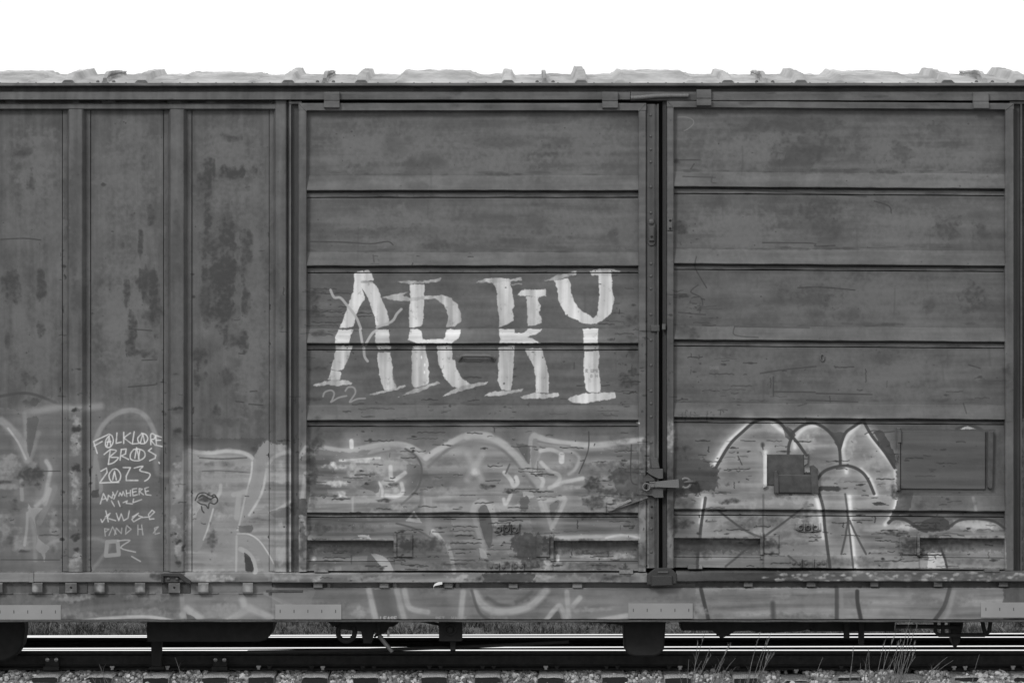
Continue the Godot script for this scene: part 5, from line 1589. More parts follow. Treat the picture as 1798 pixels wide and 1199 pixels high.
func top_rails() -> void:
	var st := begin()
	hbar(st, -680, 2980, [153.0, 0.02, 153.4, 0.032, 162.5, 0.032, 163.0, 0.02], 0.3)
	piece("top_plate", st, M.paint, car)
	# door track and upper chord
	st = begin()
	hbar(st, -680, 1106, [161.8, 0.03, 162.4, 0.105, 163.4, 0.112, 175.8, 0.116, 176.6, 0.108, 177.0, 0.02], 0.3)
	piece("door_track", st, M.paint, car)
	st = begin()
	hbar(st, 1107, 2980, [161.8, 0.03, 162.4, 0.105, 165.6, 0.108, 166.0, 0.114, 177.2, 0.116, 178.2, 0.108, 178.8, 0.02], 0.7)
	piece("door_track", st, M.paint, car)
	for e in 2:
		st = begin()
		hbar(st, -680.0 if e == 0 else 1800.0, 500.0 if e == 0 else 2980.0, [182.0, 0.0, 182.6, 0.056, 183.6, 0.062, 191.2, 0.062, 192.4, 0.055, 193.0, 0.0], 0.2)
		piece("upper_chord", st, M.paint, car)
	st = begin()
	hbar(st, 508, 530, [178.4, 0.0, 179.0, 0.085, 183.0, 0.085, 184.0, 0.02], 0.2)
	hbar(st, 1772, 1797, [178.4, 0.0, 179.0, 0.085, 183.0, 0.085, 184.0, 0.02], 0.2)
	piece("corner_gusset", st, M.paint, car)
	# loose bent strip hanging over the gap between the doors
	st = begin()
	var pts := []
	for q in [[1107, 173.5], [1125, 172.5], [1150, 170.2], [1175, 169.4], [1208, 169.4]]:
		pts.append(P(q[0], q[1], 0.135))
	tube(st, pts, 0.023, 0.019, 6)
	piece("bent_strip", st, M.strip, car)

func stiffener(door: Node, x0: float, x1: float, t: float, m: float, b: float, zd: float) -> void:
	var st := begin()
	hbar(st, x0, x1, [t - 0.3, zd - 0.012, t, zd + 0.016, t + 1.2, zd + 0.020, m - 2.0, zd + 0.050, m - 0.8, zd + 0.049, m, zd + 0.040, m + 0.2, zd - 0.035, m + 3.6, zd - 0.035, m + 3.8, zd + 0.004, b - 0.8, zd + 0.006, b, zd - 0.012], 0.8, 18.0)
	piece("stiffener", st, M.paint, door)

func rows(door: Node, x0: float, x1: float, top: float, list: Array, bottom: float, zd: float) -> void:
	var y := top
	for r in list:
		var st := begin()
		sheet(st, x0, y, x1, r[0] + 0.3, zd, 0.009, 0.014)
		piece("door_sheet", st, M.paint, door)
		stiffener(door, x0, x1, r[0], r[1], r[2], zd)
		y = r[2] + 1.0
	var s2 := begin()
	sheet(s2, x0, y, x1, bottom, zd, 0.006)
	piece("door_sheet", s2, M.paint, door)

func hanger(door: Node, x0: float, y0: float, x1: float, y1: float) -> void:
	var st := begin()
	var ym := lerpf(y0, y1, 0.55)
	hbar(st, x0, x1, [y0, 0.10, y0 + 0.5, 0.146, y0 + 1.5, 0.15, ym - 1.0, 0.152, ym, 0.146, ym + 1.0, 0.154, ym + 2.0, 0.168, y1 - 1.5, 0.172, y1, 0.165, y1 + 0.4, 0.12], 0.25)
	piece("door_hanger", st, M.paint, door)

func frame(door: Node, x0: float, x1: float, y0: float, y1: float, wl: float, wr: float, wt: float, z: float) -> void:
	var st := begin()
	vbar(st, y0 + wt - 2.0, y1, [x0, 0.02, x0 + 0.4, z - 0.006, x0 + 1.6, z, x0 + wl - 2.0, z, x0 + wl - 0.6, z - 0.008, x0 + wl, 0.06])
	piece("door_stile", st, M.paint, door)
	st = begin()
	vbar(st, y0 + wt - 2.0, y1, [x1 - wr, 0.06, x1 - wr + 0.6, z - 0.008, x1 - wr + 2.0, z, x1 - 1.6, z, x1 - 0.4, z - 0.006, x1, 0.02])
	piece("door_stile", st, M.paint, door)
	st = begin()
	hbar(st, x0 + 0.2, x1 - 0.2, [y0, 0.05, y0 + 0.5, z - 0.006, y0 + 1.8, z + 0.003, y0 + wt - 2.0, z + 0.003, y0 + wt - 0.6, z - 0.008, y0 + wt, 0.06], 0.5)
	piece("top_rail", st, M.paint, door)
	# mitre welds at the upper corners
	st = begin()
	for c in [[x0 + 2.0, y0 + 2.0, x0 + wl - 0.5, y0 + wt - 0.5], [x1 - 2.0, y0 + 2.0, x1 - wr + 0.5, y0 + wt - 0.5]]:
		tube(st, [P(c[0], c[1], z + 0.002), P(c[2], c[3], z + 0.002)], 0.0045, 0.0045, 5)
	piece("corner_weld", st, M.paint, door)

func pocket(door: Node, x0: float, x1: float, t: float, l: float, b: float, base: float, zd: float) -> void:
	# a deep pressed channel along the foot of the door
	var st := begin()
	hbar(st, x0, x1, [t - 0.4, zd - 0.02, t, zd + 0.006, t + 4.0, zd + 0.034, l - 1.5, zd + 0.048, l, zd + 0.04, l + 1.4, zd - 0.035], 1.0, 18.0)
	piece("ledge", st, M.paint, door)
	st = begin()
	sheet(st, x0, l + 0.5, x1, b + 0.5, zd - 0.03, 0.012)
	piece("pocket_sheet", st, M.paint, door)
	st = begin()
	hbar(st, x0, x1, [b - 4.0, zd - 0.04, b - 3.0, zd - 0.012, b, zd + 0.004, b + 0.8, zd - 0.008, b + 1.6, zd + 0.016, base - 1.0, zd + 0.02, base, zd - 0.03], 0.6, 18.0)
	piece("bottom_rail", st, M.paint, door)

func casting(door: Node, x0: float, y0: float, x1: float, y1: float, z: float) -> void:
	var w := x1 - x0
	var h := y1 - y0
	var st := begin()
	prism(st, [x0, y0 + 1, x1, y0, x1, y1 - 5, x0 + w * 0.8, y1 - 1.5, x0 + w * 0.35, y1, x0 + w * 0.1, y1 - 4, x0, y1 - 6], z, z + 0.022, 0.8)
	var o := piece("roller_bracket", st, M.paint, door)
	o.set_meta("label", "rusted roller casting near the foot of the door")
	for f in [0.2, 0.5, 0.8]:
		var s2 := begin()
		lathe(s2, P(x0 + w * f, y0 + h * 0.48, z + 0.02), [[0.026, 0.0], [0.025, 0.012], [0.020, 0.016], [0.013, 0.012], [0.012, 0.0]], 12)
		piece("bracket_eye", s2, M.paint, door)
	for f in [0.35, 0.65]:
		var s3 := begin()
		plate(s3, x0 + w * f - 1.6, y0 + 1, x0 + w * f + 1.6, y1 - 2, z + 0.02, z + 0.045, 0.6)
		piece("bracket_rib", s3, M.paint, door)

func strap_plate(door: Node, x0: float, y0: float, x1: float, y1: float, z: float) -> void:
	var w := (x1 - x0) / 3.0
	for k in 3:
		var st := begin()
		plate(st, x0 + w * k + 0.5, y0 + (1.0 if k == 1 else 0.0), x0 + w * (k + 1) - 0.5, y1, z, z + 0.016, 0.8)
		piece("strap_plate", st, M.paint, door)
		bolt(door, x0 + w * (k + 0.3), (y0 + y1) * 0.5, z + 0.016, 1.3, M.paint if false else M.bolt)
		if k != 1:
			bolt(door, x0 + w * (k + 0.72), (y0 + y1) * 0.5, z + 0.016, 1.3)

func door_one() -> void:
	var d := Node3D.new()
	d.name = "sliding_door"
	car.add_child(d)
	d.set_meta("label", "door with the white brushed letters ARKY")
	var zd := 0.07
	rows(d, 538, 1122, 194, [[309, 335.5, 347], [443, 467.5, 479], [577, 603, 614], [711, 737.5, 748], [870, 899.5, 907]], 936.5, zd)
	frame(d, 525, 1134, 182, 1002, 15, 14, 15, 0.135)
	pocket(d, 538, 694, 936, 948.5, 984, 1002, zd)
	pocket(d, 970, 1122, 936, 949, 984, 1002, zd)
	# block between the two pockets
	var st := begin()
	sheet(st, 694, 936, 970, 979.5, zd + 0.022, 0.006)
	piece("foot_plate", st, M.paint, d)
	st = begin()
	hbar(st, 694, 970, [978.5, zd, 979.3, zd + 0.03, 1000.5, zd + 0.034, 1001.5, zd - 0.02], 0.5)
	piece("bottom_rail", st, M.paint, d)
	for c in [[691.5, 697], [966, 972]]:
		st = begin()
		plate(st, c[0], 936, c[1], 984 if c[0] > 900 else 977, zd - 0.03, zd + 0.05, 0.8)
		piece("pocket_cheek", st, M.paint, d)
	for c in [[697, 725], [941, 966]]:
		st = begin()
		plate(st, c[0], 938, c[1], 977, zd + 0.015, zd + 0.038, 1.2)
		piece("foot_block", st, M.paint, d)
	casting(d, 867, 919, 912, 938, zd)
	strap_plate(d, 856, 987, 921, 1001, zd + 0.03)
	hanger(d, 570, 162.5, 597, 191.5)
	hanger(d, 1057, 162.5, 1084, 192)
	# pull handle
	st = begin()
	var pts := []
	for q in [[806, 633, 0.0], [808, 629, 0.02], [812, 624.5, 0.045], [818, 624, 0.055], [858, 624.5, 0.055], [863, 625.5, 0.045], [866, 629, 0.02], [867, 633, 0.0]]:
		pts.append(P(q[0], q[1], zd + 0.005 + q[2]))
	tube(st, pts, 0.016, 0.016, 8)
	var h := piece("pull_handle", st, M.paint, d)
	for x in [805, 867]:
		st = begin()
		lathe(st, P(x, 628, zd), [[0.026, 0.0], [0.024, 0.012], [0.0, 0.016]], 12)
		piece("handle_foot", st, M.paint, d)
	# small clips under the door
	for c in [[553, 577, 999, 1003], [1087, 1111, 998, 1006]]:
		st = begin()
		plate(st, c[0], c[2], c[1], c[3], 0.08, 0.16, 0.6)
		piece("guide_clip", st, M.paint, d)
	# rivets along the seams of the sheets
	for r in [306, 343, 476, 611]:
		for k in 20:
			var o := inst("rivet", bolt_mesh, M.paint, d, P(552.0 + 29.0 * k, r, zd + 0.004))
			o.scale = Vector3(0.45, 0.45, 0.45)

func door_two() -> void:
	slant = 0.0070
	slant_x = 1183.0
	var d := Node3D.new()
	d.name = "sliding_door_001"
	car.add_child(d)
	d.set_meta("label", "door with dark spray-painted arches and a placard board")
	var zd := 0.066
	rows(d, 1181, 1764, 188, [[302, 328.5, 340], [437, 463.5, 473], [572, 596.5, 607], [707, 732.5, 741], [866, 893, 903]], 933.5, zd)
	frame(d, 1170, 1778, 178, 996, 13, 16, 13, 0.13)
	pocket(d, 1181, 1336, 933, 944, 976.5, 996, zd)
	pocket(d, 1612, 1764, 930, 941, 974, 996, zd)
	var st := begin()
	sheet(st, 1336, 933, 1612, 972.5, zd + 0.022, 0.006)
	piece("foot_plate", st, M.paint, d)
	st = begin()
	hbar(st, 1336, 1612, [971.5, zd, 972.3, zd + 0.03, 994.5, zd + 0.034, 995.5, zd - 0.02], 0.5)
	piece("bottom_rail", st, M.paint, d)
	for c in [[1334, 1340], [1609, 1614]]:
		st = begin()
		plate(st, c[0], 933, c[1], 972, zd - 0.03, zd + 0.05, 0.8)
		piece("pocket_cheek", st, M.paint, d)
	for c in [[1340, 1367], [1578, 1609]]:
		st = begin()
		plate(st, c[0], 937, c[1], 970, zd + 0.015, zd + 0.038, 1.2)
		piece("foot_block", st, M.paint, d)
	casting(d, 1396, 915, 1440, 933, zd)
	strap_plate(d, 1386, 978, 1451, 994, zd + 0.03)
	slant = 0.0
	hanger(d, 1222, 158.5, 1247.5, 188)
	hanger(d, 1706, 164, 1733, 193)
	slant = 0.0070
	zd += 0.012
	# placard board with its two side strips
	st = begin()
	plate(st, 1580, 753, 1729, 855, zd, zd + 0.020, 1.2)
	piece("placard_board", st, M.paint, d)
	st = begin()
	plate(st, 1573, 748, 1579.5, 858, zd, zd + 0.034, 1.0)
	plate(st, 1575, 752, 1581, 774, zd + 0.02, zd + 0.045, 0.8)
	piece("board_strip", st, M.paint, d)
	st = begin()
	prism(st, [1733, 753, 1743, 753, 1741, 852, 1737, 855, 1732, 851], zd, zd + 0.042, 1.2)
	piece("board_strip", st, M.board, d)
	# card holder
	st = begin()
	plate(st, 1346, 796, 1411, 850, zd, zd + 0.014, 0.8)
	piece("card_plate", st, M.board, d)
	st = begin()
	prism(st, [1335, 791, 1339, 791, 1346, 797, 1346, 852, 1339, 856, 1338, 800], zd, zd + 0.032, 0.8)
	piece("card_strip", st, M.paint, d)
	st = begin()
	prism(st, [1411, 795, 1418, 794, 1417, 812, 1411, 815], zd, zd + 0.032, 0.8)
	piece("card_strip", st, M.paint, d)
	st = begin()
	hbar(st, 1365, 1424, [831.0, zd + 0.01, 831.4, zd + 0.05, 833.0, zd + 0.056, 862.0, zd + 0.042, 864.5, zd + 0.02, 865.0, zd - 0.01], 0.4)
	piece("card_pocket", st, M.board, d)
	st = begin()
	prism(st, [1358, 826, 1363, 824, 1366, 833, 1366, 864, 1358, 864], zd, zd + 0.062, 0.8)
	piece("card_pocket_side", st, M.board, d)
	st = begin()
	prism(st, [1421, 816, 1427, 814, 1434, 820, 1436, 864, 1424, 864], zd, zd + 0.062, 0.8)
	piece("card_pocket_side", st, M.board, d)
	zd -= 0.002
	# small oval eyelet
	st = begin()
	var pts := []
	for k in 13:
		pts.append(P(1443 + 3.4 * cos(TAU * k / 12.0), 626 + 6.0 * sin(TAU * k / 12.0), zd + 0.008))
	tube(st, pts, 0.006, 0.006, 6)
	piece("eyelet", st, M.paint, d)
	zd -= 0.01
	# keeper plates on the stile
	st = begin()
	plate(st, 1170.5, 384, 1180, 406, 0.12, 0.142, 1.0)
	piece("keeper_plate", st, M.paint, d)
	for y in [388, 402]:
		bolt(d, 1176, y, 0.142, 0.9, M.gasket)
	st = begin()
	plate(st, 1162, 569, 1168, 579, 0.1, 0.15, 0.8)
	piece("keeper_clip", st, M.paint, d)
	for c in [[1207, 1232, 990, 997], [1726, 1752, 993, 999]]:
		st = begin()
		plate(st, c[0], c[2], c[1], c[3], 0.08, 0.16, 0.6)
		piece("guide_clip", st, M.paint, d)
	st = begin()
	vbar(st, 178, 996, [1162.5, 0.0, 1163, 0.07, 1169.6, 0.085, 1170.2, 0.02])
	piece("edge_channel", st, M.dark_iron, d)
	slant = 0.0

func centre_post() -> void:
	var st := begin()
	vbar(st, 184, 996, [1133.6, 0.03, 1134, 0.104, 1135.5, 0.108, 1149, 0.108, 1150, 0.10, 1152.5, 0.10, 1153.5, 0.124, 1155.8, 0.126, 1156.4, 0.03])
	var post := piece("door_edge_post", st, M.paint, car)
	for y in [203, 240, 263, 285, 329, 374, 463, 485, 507, 552, 597, 641, 686, 708, 731, 776, 927, 968]:
		bolt(post, 1142.0 + 0.0015 * (y - 200), y, 0.108, 1.0)
	for y in [889, 908]:
		bolt(post, 1144, y, 0.106, 0.8, M.gasket)
	st = begin()
	prism(st, [1137, 392, 1140, 385, 1147, 385, 1150, 392, 1150, 428, 1147, 432, 1140, 432, 1137, 428], 0.105, 0.122, 1.0)
	piece("hasp", st, M.paint, post)
	st = begin()
	plate(st, 1139, 399, 1148, 424, 0.122, 0.145, 1.2)
	piece("hasp_block", st, M.paint, post)
	bolt(post, 1143, 390, 0.122, 2.1)
	bolt(post, 1143.5, 416, 0.145, 0.9, M.gasket)
	st = begin()
	plate(st, 1142, 571, 1157, 582, 0.10, 0.132, 1.0)
	piece("stop_lug", st, M.paint, post)
	# latch gear in front of the post
	var s := 9.99
	var l := Node3D.new()
	l.name = "door_latch"
	car.add_child(l)
	for q in [["latch_strip", [610, 230, 740, 230, 775, 415, 640, 415], 0.11, 0.145], ["latch_block", [540, 470, 600, 425, 830, 420, 832, 590, 760, 598, 620, 530], 0.11, 0.165], ["latch_plate", [500, 780, 640, 780, 700, 755, 832, 748, 838, 925, 690, 930, 640, 892, 500, 882], 0.11, 0.155], ["latch_guide", [490, 590, 560, 520, 620, 540, 690, 600, 690, 640, 490, 650], 0.11, 0.135], ["latch_lower", [370, 850, 420, 690, 500, 680, 500, 880, 380, 870], 0.10, 0.13]]:
		st = begin()
		prism(st, crop(q[1], 1080, 780, s), q[2], q[3], 0.6)
		piece(q[0], st, M.latch if q[0] != "latch_guide" else M.board, l)
	st = begin()
	prism(st, crop([590, 655, 1100, 598, 1110, 750, 690, 735, 690, 655, 680, 735, 600, 735], 1080, 780, s), 0.165, 0.185, 0.5)
	prism(st, crop([590, 650, 690, 640, 690, 662, 596, 668], 1080, 780, s), 0.165, 0.192, 0.3)
	piece("latch_lever", st, M.latch_bright, l)
	st = begin()
	lathe(st, P(1080 + 538 / s, 780 + 735 / s, 0.165), [[0.024, 0.0], [0.024, 0.026], [0.028, 0.03], [0.034, 0.03], [0.037, 0.024], [0.037, 0.0]], 20)
	piece("lever_eye", st, M.latch_bright, l)
	st = begin()
	var pts := []
	for k in 9:
		var a := lerpf(-2.3, 2.3, k / 8.0)
		pts.append(P(1080 + (1225 + 85 * cos(a)) / s, 780 + (670 + 85 * sin(a)) / s, 0.175))
	tube(st, pts, 0.013, 0.013, 7)
	piece("latch_link", st, M.latch_bright, l)
	st = begin()
	tube(st, [P(1080 + 1210 / s, 780 + 655 / s, 0.16), P(1080 + 1300 / s, 780 + 645 / s, 0.185), P(1080 + 1380 / s, 780 + 645 / s, 0.17), P(1080 + 1400 / s, 780 + 650 / s, 0.09)], 0.017, 0.017, 8)
	piece("latch_hook", st, M.latch, l)
	st = begin()
	var q2 := crop([1080, 655, 1280, 585, 1400, 568, 1412, 592, 1300, 632, 1100, 700], 820, 740, 4.4417)
	prism(st, q2, 0.12, 0.16, 0.8)
	piece("latch_bar", st, M.paint, l)
	st = begin()
	prism(st, crop([1130, 660, 1270, 598, 1282, 615, 1150, 675], 820, 740, 4.4417), 0.16, 0.172, 0.6)
	piece("bar_grip", st, M.worn, l)
	# foot casting where the two doors meet
	st = begin()
	prism(st, [1135, 1007, 1150, 996, 1176, 995, 1187, 1005, 1187, 1023, 1135, 1025], 0.06, 0.17, 1.2)
	piece("foot_casting", st, M.dark_iron, car)
	st = begin()
	prism(st, [1143, 1009, 1179, 1008, 1180, 1026, 1143, 1027], 0.17, 0.19, 1.5)
	piece("foot_casting_face", st, M.dark_iron, car)
	st = begin()
	plate(st, 1154, 1001, 1172, 1004, 0.165, 0.182, 0.4)
	piece("foot_casting_lug", st, M.latch, car)

func crop(raw: Array, ox: float, oy: float, s: float) -> Array:
	var o := []
	for k in raw.size() / 2:
		o.append_array([ox + raw[k * 2] / s, oy + raw[k * 2 + 1] / s])
	return o

func sill() -> void:
	var st := begin()
	# bottom rails
	hbar(st, -680, 53, [1003.6, 0.0, 1004.4, 0.088, 1006, 0.098, 1020.0, 0.102, 1021.4, 0.095, 1022, 0.02], 0.6)
	piece("bottom_chord", st, M.paint, car)
	st = begin()
	hbar(st, 60, 478, [1003.6, 0.0, 1004.4, 0.088, 1006, 0.096, 1020.0, 0.1, 1021.4, 0.093, 1022, 0.02], 0.6)
	piece("bottom_chord", st, M.paint, car)
	st = begin()
	plate(st, 52.5, 1004, 60.5, 1021.5, 0.05, 0.108, 0.8)
	piece("chord_joint", st, M.paint, car)
	st = begin()
	hbar(st, 478.3, 1135.5, [1003.8, 0.02, 1004.6, 0.14, 1006.0, 0.15, 1020.0, 0.152, 1021.2, 0.146, 1021.8, 0.03], 0.8)
	piece("door_sill", st, M.paint, car)
	st = begin()
	hbar(st, 1186.5, 1830, [1000.6, 0.02, 1001.4, 0.14, 1003.0, 0.15, 1017.5, 0.152, 1019.2, 0.146, 1020, 0.03], 1.0)
	piece("door_sill", st, M.paint, car)
	st = begin()
	hbar(st, 1830.5, 2980, [1003.6, 0.0, 1004.4, 0.088, 1006, 0.098, 1020.0, 0.102, 1021.4, 0.095, 1022, 0.02], 0.6)
	piece("bottom_chord", st, M.body, car)
	# recessed strip and the deep side sill
	st = begin()
	hbar(st, -680, 2980, [1019.5, 0.0, 1020, 0.035, 1031.2, 0.035, 1031.6, 0.0], 0.2)
	piece("recess_strip", st, M.paint, car)
	st = begin()
	hbar(st, -680, 478, [1021.0, 0.0, 1021.4, 0.052, 1040.5, 0.054, 1042.0, 0.056, 1086.5, 0.058, 1087.2, 0.05, 1087.4, 0.0], 0.5)
	piece("side_sill", st, M.paint, car)
	st = begin()
	hbar(st, 478.3, 2980, [1029.8, 0.0, 1030.4, 0.085, 1031.8, 0.092, 1034, 0.092, 1085.5, 0.088, 1086.2, 0.08, 1086.4, 0.0], 0.6)
	piece("side_sill", st, M.paint, car)
	st = begin()
	hbar(st, -680, 2980, [1086.8, 0.0, 1087.4, 0.10, 1088.2, 0.112, 1090.0, 0.112, 1090.8, 0.10, 1091, -0.12], 0.8)
	piece("sill_flange", st, M.sillflange, car)
	# brackets on the left
	for x in [-3, 67, 176, 247, 358, 436, -62, -121]:
		st = begin()
		hbar(st, x - 9.0, x + 9.0, [1021.5, 0.04, 1022.0, 0.10, 1024.0, 0.112, 1038.0, 0.108, 1041.0, 0.098, 1042.0, 0.05], 0.2)
		piece("sill_bracket", st, M.paint, car)
		st = begin()
		plate(st, x - 17, 1040, x + 26, 1042.5, 0.05, 0.064, 0.4)
		piece("bracket_pad", st, M.paint, car)
	for x in [126, 307]:
		st = begin()
		plate(st, x - 22, 1022, x + 28, 1041, 0.05, 0.062, 0.8)
		piece("backing_plate", st, M.board, car)
		st = begin()
		hbar(st, x - 10.0, x + 10.0, [1021.8, 0.05, 1022.2, 0.10, 1024.0, 0.106, 1039.0, 0.10, 1040.4, 0.092, 1041.2, 0.05], 0.2)
		piece("drilled_bracket", st, M.paint, car)
		bolt(car, x, 1030, 0.1035, 0.8, M.gasket)
	# jacking bracket on the chord
	st = begin()
	prism(st, [285, 1006, 289, 1005, 318, 1005, 336, 1018, 336, 1024, 329, 1022, 315, 1011, 289, 1010, 289, 1022, 285, 1022], 0.09, 0.14, 0.8)
	piece("tie_down_bracket", st, M.dark_iron, car)
	st = begin()
	plate(st, 289.5, 1010.5, 314, 1021, 0.09, 0.112, 0.6)
	piece("tie_down_plate", st, M.board, car)
	for x in [297, 312]:
		bolt(car, x, 1014.5, 0.112, 1.3)
	# blocks in the recess under the doors
	for c in [[551, 567], [667, 683], [780, 795], [893, 909], [1005, 1022], [575, 581], [690, 697], [800, 807], [1305, 1321], [1415, 1431], [1527, 1541], [1638, 1653], [1752, 1768]]:
		st = begin()
		var dy := -2.0 if c[0] > 1200 else 0.0
		plate(st, c[0], 1022.2 + dy, c[1], 1031.0 + dy, 0.03, 0.115 if c[1] - c[0] > 9 else 0.08, 0.8)
		piece("sill_block", st, M.paint, car)
	st = begin()
	hbar(st, 480, 548, [1022, 0.02, 1022.5, 0.06, 1030.5, 0.065, 1033.5, 0.06, 1034, 0.02], 0.4)
	piece("recess_filler", st, M.board, car)
	st = begin()
	plate(st, 468, 1034.5, 532, 1038.5, 0.085, 0.099, 0.6)
	piece("recess_filler", st, M.board, car)
	# reflective strips with inspection ticks
	for c in [[-8, 107.5, 1061.5, 1087.0], [484, 600, 1060.0, 1086.0], [1103, 1216, 1058.2, 1084.8], [1721, 1836, 1056.5, 1083.0]]:
		var z := 0.0615 if c[0] < 400 else 0.096
		st = begin()
		plate(st, c[0], c[2], c[1], c[3], z - 0.02, z + 0.003, 0.25)
		var r := piece("reflective_strip", st, M.reflector, car)
		for k in 5:
			st = begin()
			var x: float = c[0] + 8.0 + 24.3 * k
			if x > c[1] - 3.0:
				continue
			plate(st, x, c[2] + 9.0, x + 1.3, c[2] + 14.5, z, z + 0.0045, 0.0)
			piece("tick_mark", st, M.tick, r)

func underframe() -> void:
	var st: SurfaceTool
	for q in [
		["air_reservoir", [252, 1075, 476, 1075, 476, 1104, 472, 1118, 463, 1128, 450, 1131, 252, 1131], -0.75, -0.25, 2.5],
		["brake_valve", [582, 1085, 700, 1085, 698, 1097, 690, 1103, 682, 1104, 676, 1114, 662, 1118, 655, 1112, 650, 1133, 636, 1133, 632, 1112, 600, 1108, 586, 1104], -0.45, -0.2, 1.5],
		["retainer_box", [770, 1085, 811, 1085, 811, 1128, 770, 1128], -0.3, -0.12, 1.0],
		["retainer_stem", [789, 1126, 800, 1126, 799, 1146, 790, 1146], -0.26, -0.2, 1.0],
		["jacking_post", [1095, 1080, 1172, 1080, 1168, 1143, 1160, 1153, 1150, 1156, 1118, 1156, 1106, 1153, 1098, 1143], -0.6, -0.2, 3.0],
		["cushion_unit", [1195, 1080, 1435, 1080, 1433, 1108, 1410, 1113, 1345, 1116, 1320, 1112, 1295, 1113, 1284, 1120, 1270, 1126, 1262, 1119, 1255, 1112, 1200, 1112], -0.8, -0.3, 2.0],
		["draft_beam", [1430, 1080, 1580, 1094, 1578, 1114, 1430, 1114], -0.8, -0.35, 1.0],
		["hanger_strap", [1488, 1085, 1498, 1085, 1498, 1126, 1488, 1126], -0.35, -0.3, 1.0],
		["hanger_strap", [1514, 1085, 1524, 1085, 1524, 1139, 1514, 1136], -0.35, -0.3, 1.0],
		["brake_lever", [1674, 1082, 1703, 1082, 1694, 1132, 1686, 1143, 1680, 1132], -0.5, -0.3, 1.5],
		["cross_plate", [222, 1086, 560, 1086, 560, 1094.5, 222, 1094.5], -0.5, -0.14, 0.8],
		["cross_plate", [560, 1084, 598, 1084, 595, 1098, 582, 1103, 575, 1095], -0.5, -0.16, 0.8],
		["cross_plate", [1010, 1084, 1110, 1084, 1100, 1101, 1085, 1099, 1020, 1094], -0.5, -0.16, 0.8]]:
		st = begin()
		prism(st, q[1], q[2], q[3], q[4])
		piece(q[0], st, M.under, car)
	# hose loop
	st = begin()
	var pts := []
	for k in 13:
		var a := lerpf(-0.6, PI + 0.6, k / 12.0)
		pts.append(P(606 + 15 * cos(a), 1113 + 16 * sin(a), -0.2))
	tube(st, pts, 0.022, 0.022, 8)
	piece("brake_hose", st, M.under, car)
	st = begin()
	tube(st, [P(664, 1090, -0.14), P(664, 1112, -0.13), P(666, 1119, -0.12)], 0.014, 0.014, 8)
	piece("release_rod", st, M.under, car)
	st = begin()
	tube(st, [P(665, 1118, -0.12), P(676, 1132, -0.10), P(688, 1146, -0.08)], 0.021, 0.017, 10)
	piece("release_handle", st, M.latch, car)
	st = begin()
	plate(st, 678.5, 1109, 682.5, 1121, -0.2, -0.17, 0.4)
	piece("seal_tag", st, M.bright_steel, car)
	st = begin()
	tube(st, [P(700, 1092, -0.2), P(680, 1103, -0.22), P(655, 1122, -0.25)], 0.012, 0.012, 6)
	tube(st, [P(715, 1091, -0.25), P(745, 1095, -0.25), P(772, 1100, -0.22)], 0.014, 0.014, 6)
	piece("brake_pipe", st, M.under, car)
	st = begin()
	lathe(st, P(790, 1107, -0.125), [[0.06, 0.0], [0.06, 0.012], [0.045, 0.02], [0.03, 0.012], [0.025, 0.03], [0.0, 0.034]], 18)
	piece("retainer_valve", st, M.under, car)
	# long sagging brake rod
	st = begin()
	pts = []
	for k in 15:
		var t := k / 14.0
		pts.append(P(lerpf(430, 1000, t), 1149.5 - 4.0 * t - 14.0 * t * t, -0.3))
	tube(st, pts, 0.016, 0.016, 7)
	piece("brake_rod", st, M.under, car)
	# safety loops at the right
	st = begin()
	for q in [[[1648, 1088], [1648, 1112], [1654, 1118], [1735, 1118], [1743, 1112], [1746, 1090]], [[1661, 1088], [1661, 1118]], [[1730, 1090], [1736, 1117]], [[1578, 1103], [1648, 1103]], [[1650, 1104], [1690, 1104]]]:
		var p := []
		for c in q:
			p.append(P(c[0], c[1], -0.2))
		tube(st, p, 0.019, 0.019, 7)
	piece("safety_loop", st, M.under, car)
	# brake cylinder hung inboard of each truck
	st = begin()
	prism(st, [-90, 1060, 20, 1060, 28, 1085, 31, 1112, 27, 1140, 16, 1158, -4, 1168, -60, 1168, -90, 1150], -0.7, -0.45, 3.0)
	piece("brake_cylinder", st, M.under, car)
	# trucks
	for e in 2:
		var tr := Node3D.new()
		tr.name = "wheel_truck" if e == 0 else "wheel_truck_001"
		car.add_child(tr)
		for px in ([-150.0, -500.0] if e == 0 else [2450.0, 2800.0]):
			for side in 2:
				var w := begin()
				var z := -0.85 if side == 0 else -2.355
				var f := 1.0 if side == 0 else -1.0
				lathe(w, Vector3(PX(px), 0.4575, z), [[0.0, 0.05 * f], [0.11, 0.05 * f], [0.12, 0.02 * f], [0.36, 0.03 * f], [0.39, 0.06 * f], [0.45, 0.065 * f], [0.455, 0.03 * f], [0.457, -0.038 * f], [0.48, -0.05 * f], [0.483, -0.062 * f], [0.47, -0.07 * f], [0.39, -0.07 * f], [0.36, -0.03 * f], [0.0, -0.03 * f]], 48)
				piece("wheel", w, M.under, tr)
			var ax := begin()
			tube(ax, [Vector3(PX(px), 0.4575, -0.55), Vector3(PX(px), 0.4575, -2.65)], 0.08, 0.08, 14)
			piece("axle", ax, M.under, tr)
		var c := -325.0 if e == 0 else 2625.0
		for z in [-0.62, -2.68]:
			var sf := begin()
			prism(sf, [c - 240, 1040, c - 150, 1030, c - 60, 1018, c + 60, 1018, c + 150, 1030, c + 240, 1040, c + 258, 1075, c + 262, 1112, c + 258, 1140, c + 246, 1158, c + 226, 1166, c + 190, 1140, c + 120, 1108, c + 80, 1118, c - 80, 1118, c - 120, 1108, c - 190, 1140, c - 226, 1166, c - 246, 1158, c - 258, 1140, c - 262, 1112, c - 258, 1075], z - 0.07, z + 0.07, 2.0)
			piece("side_frame", sf, M.under, tr)

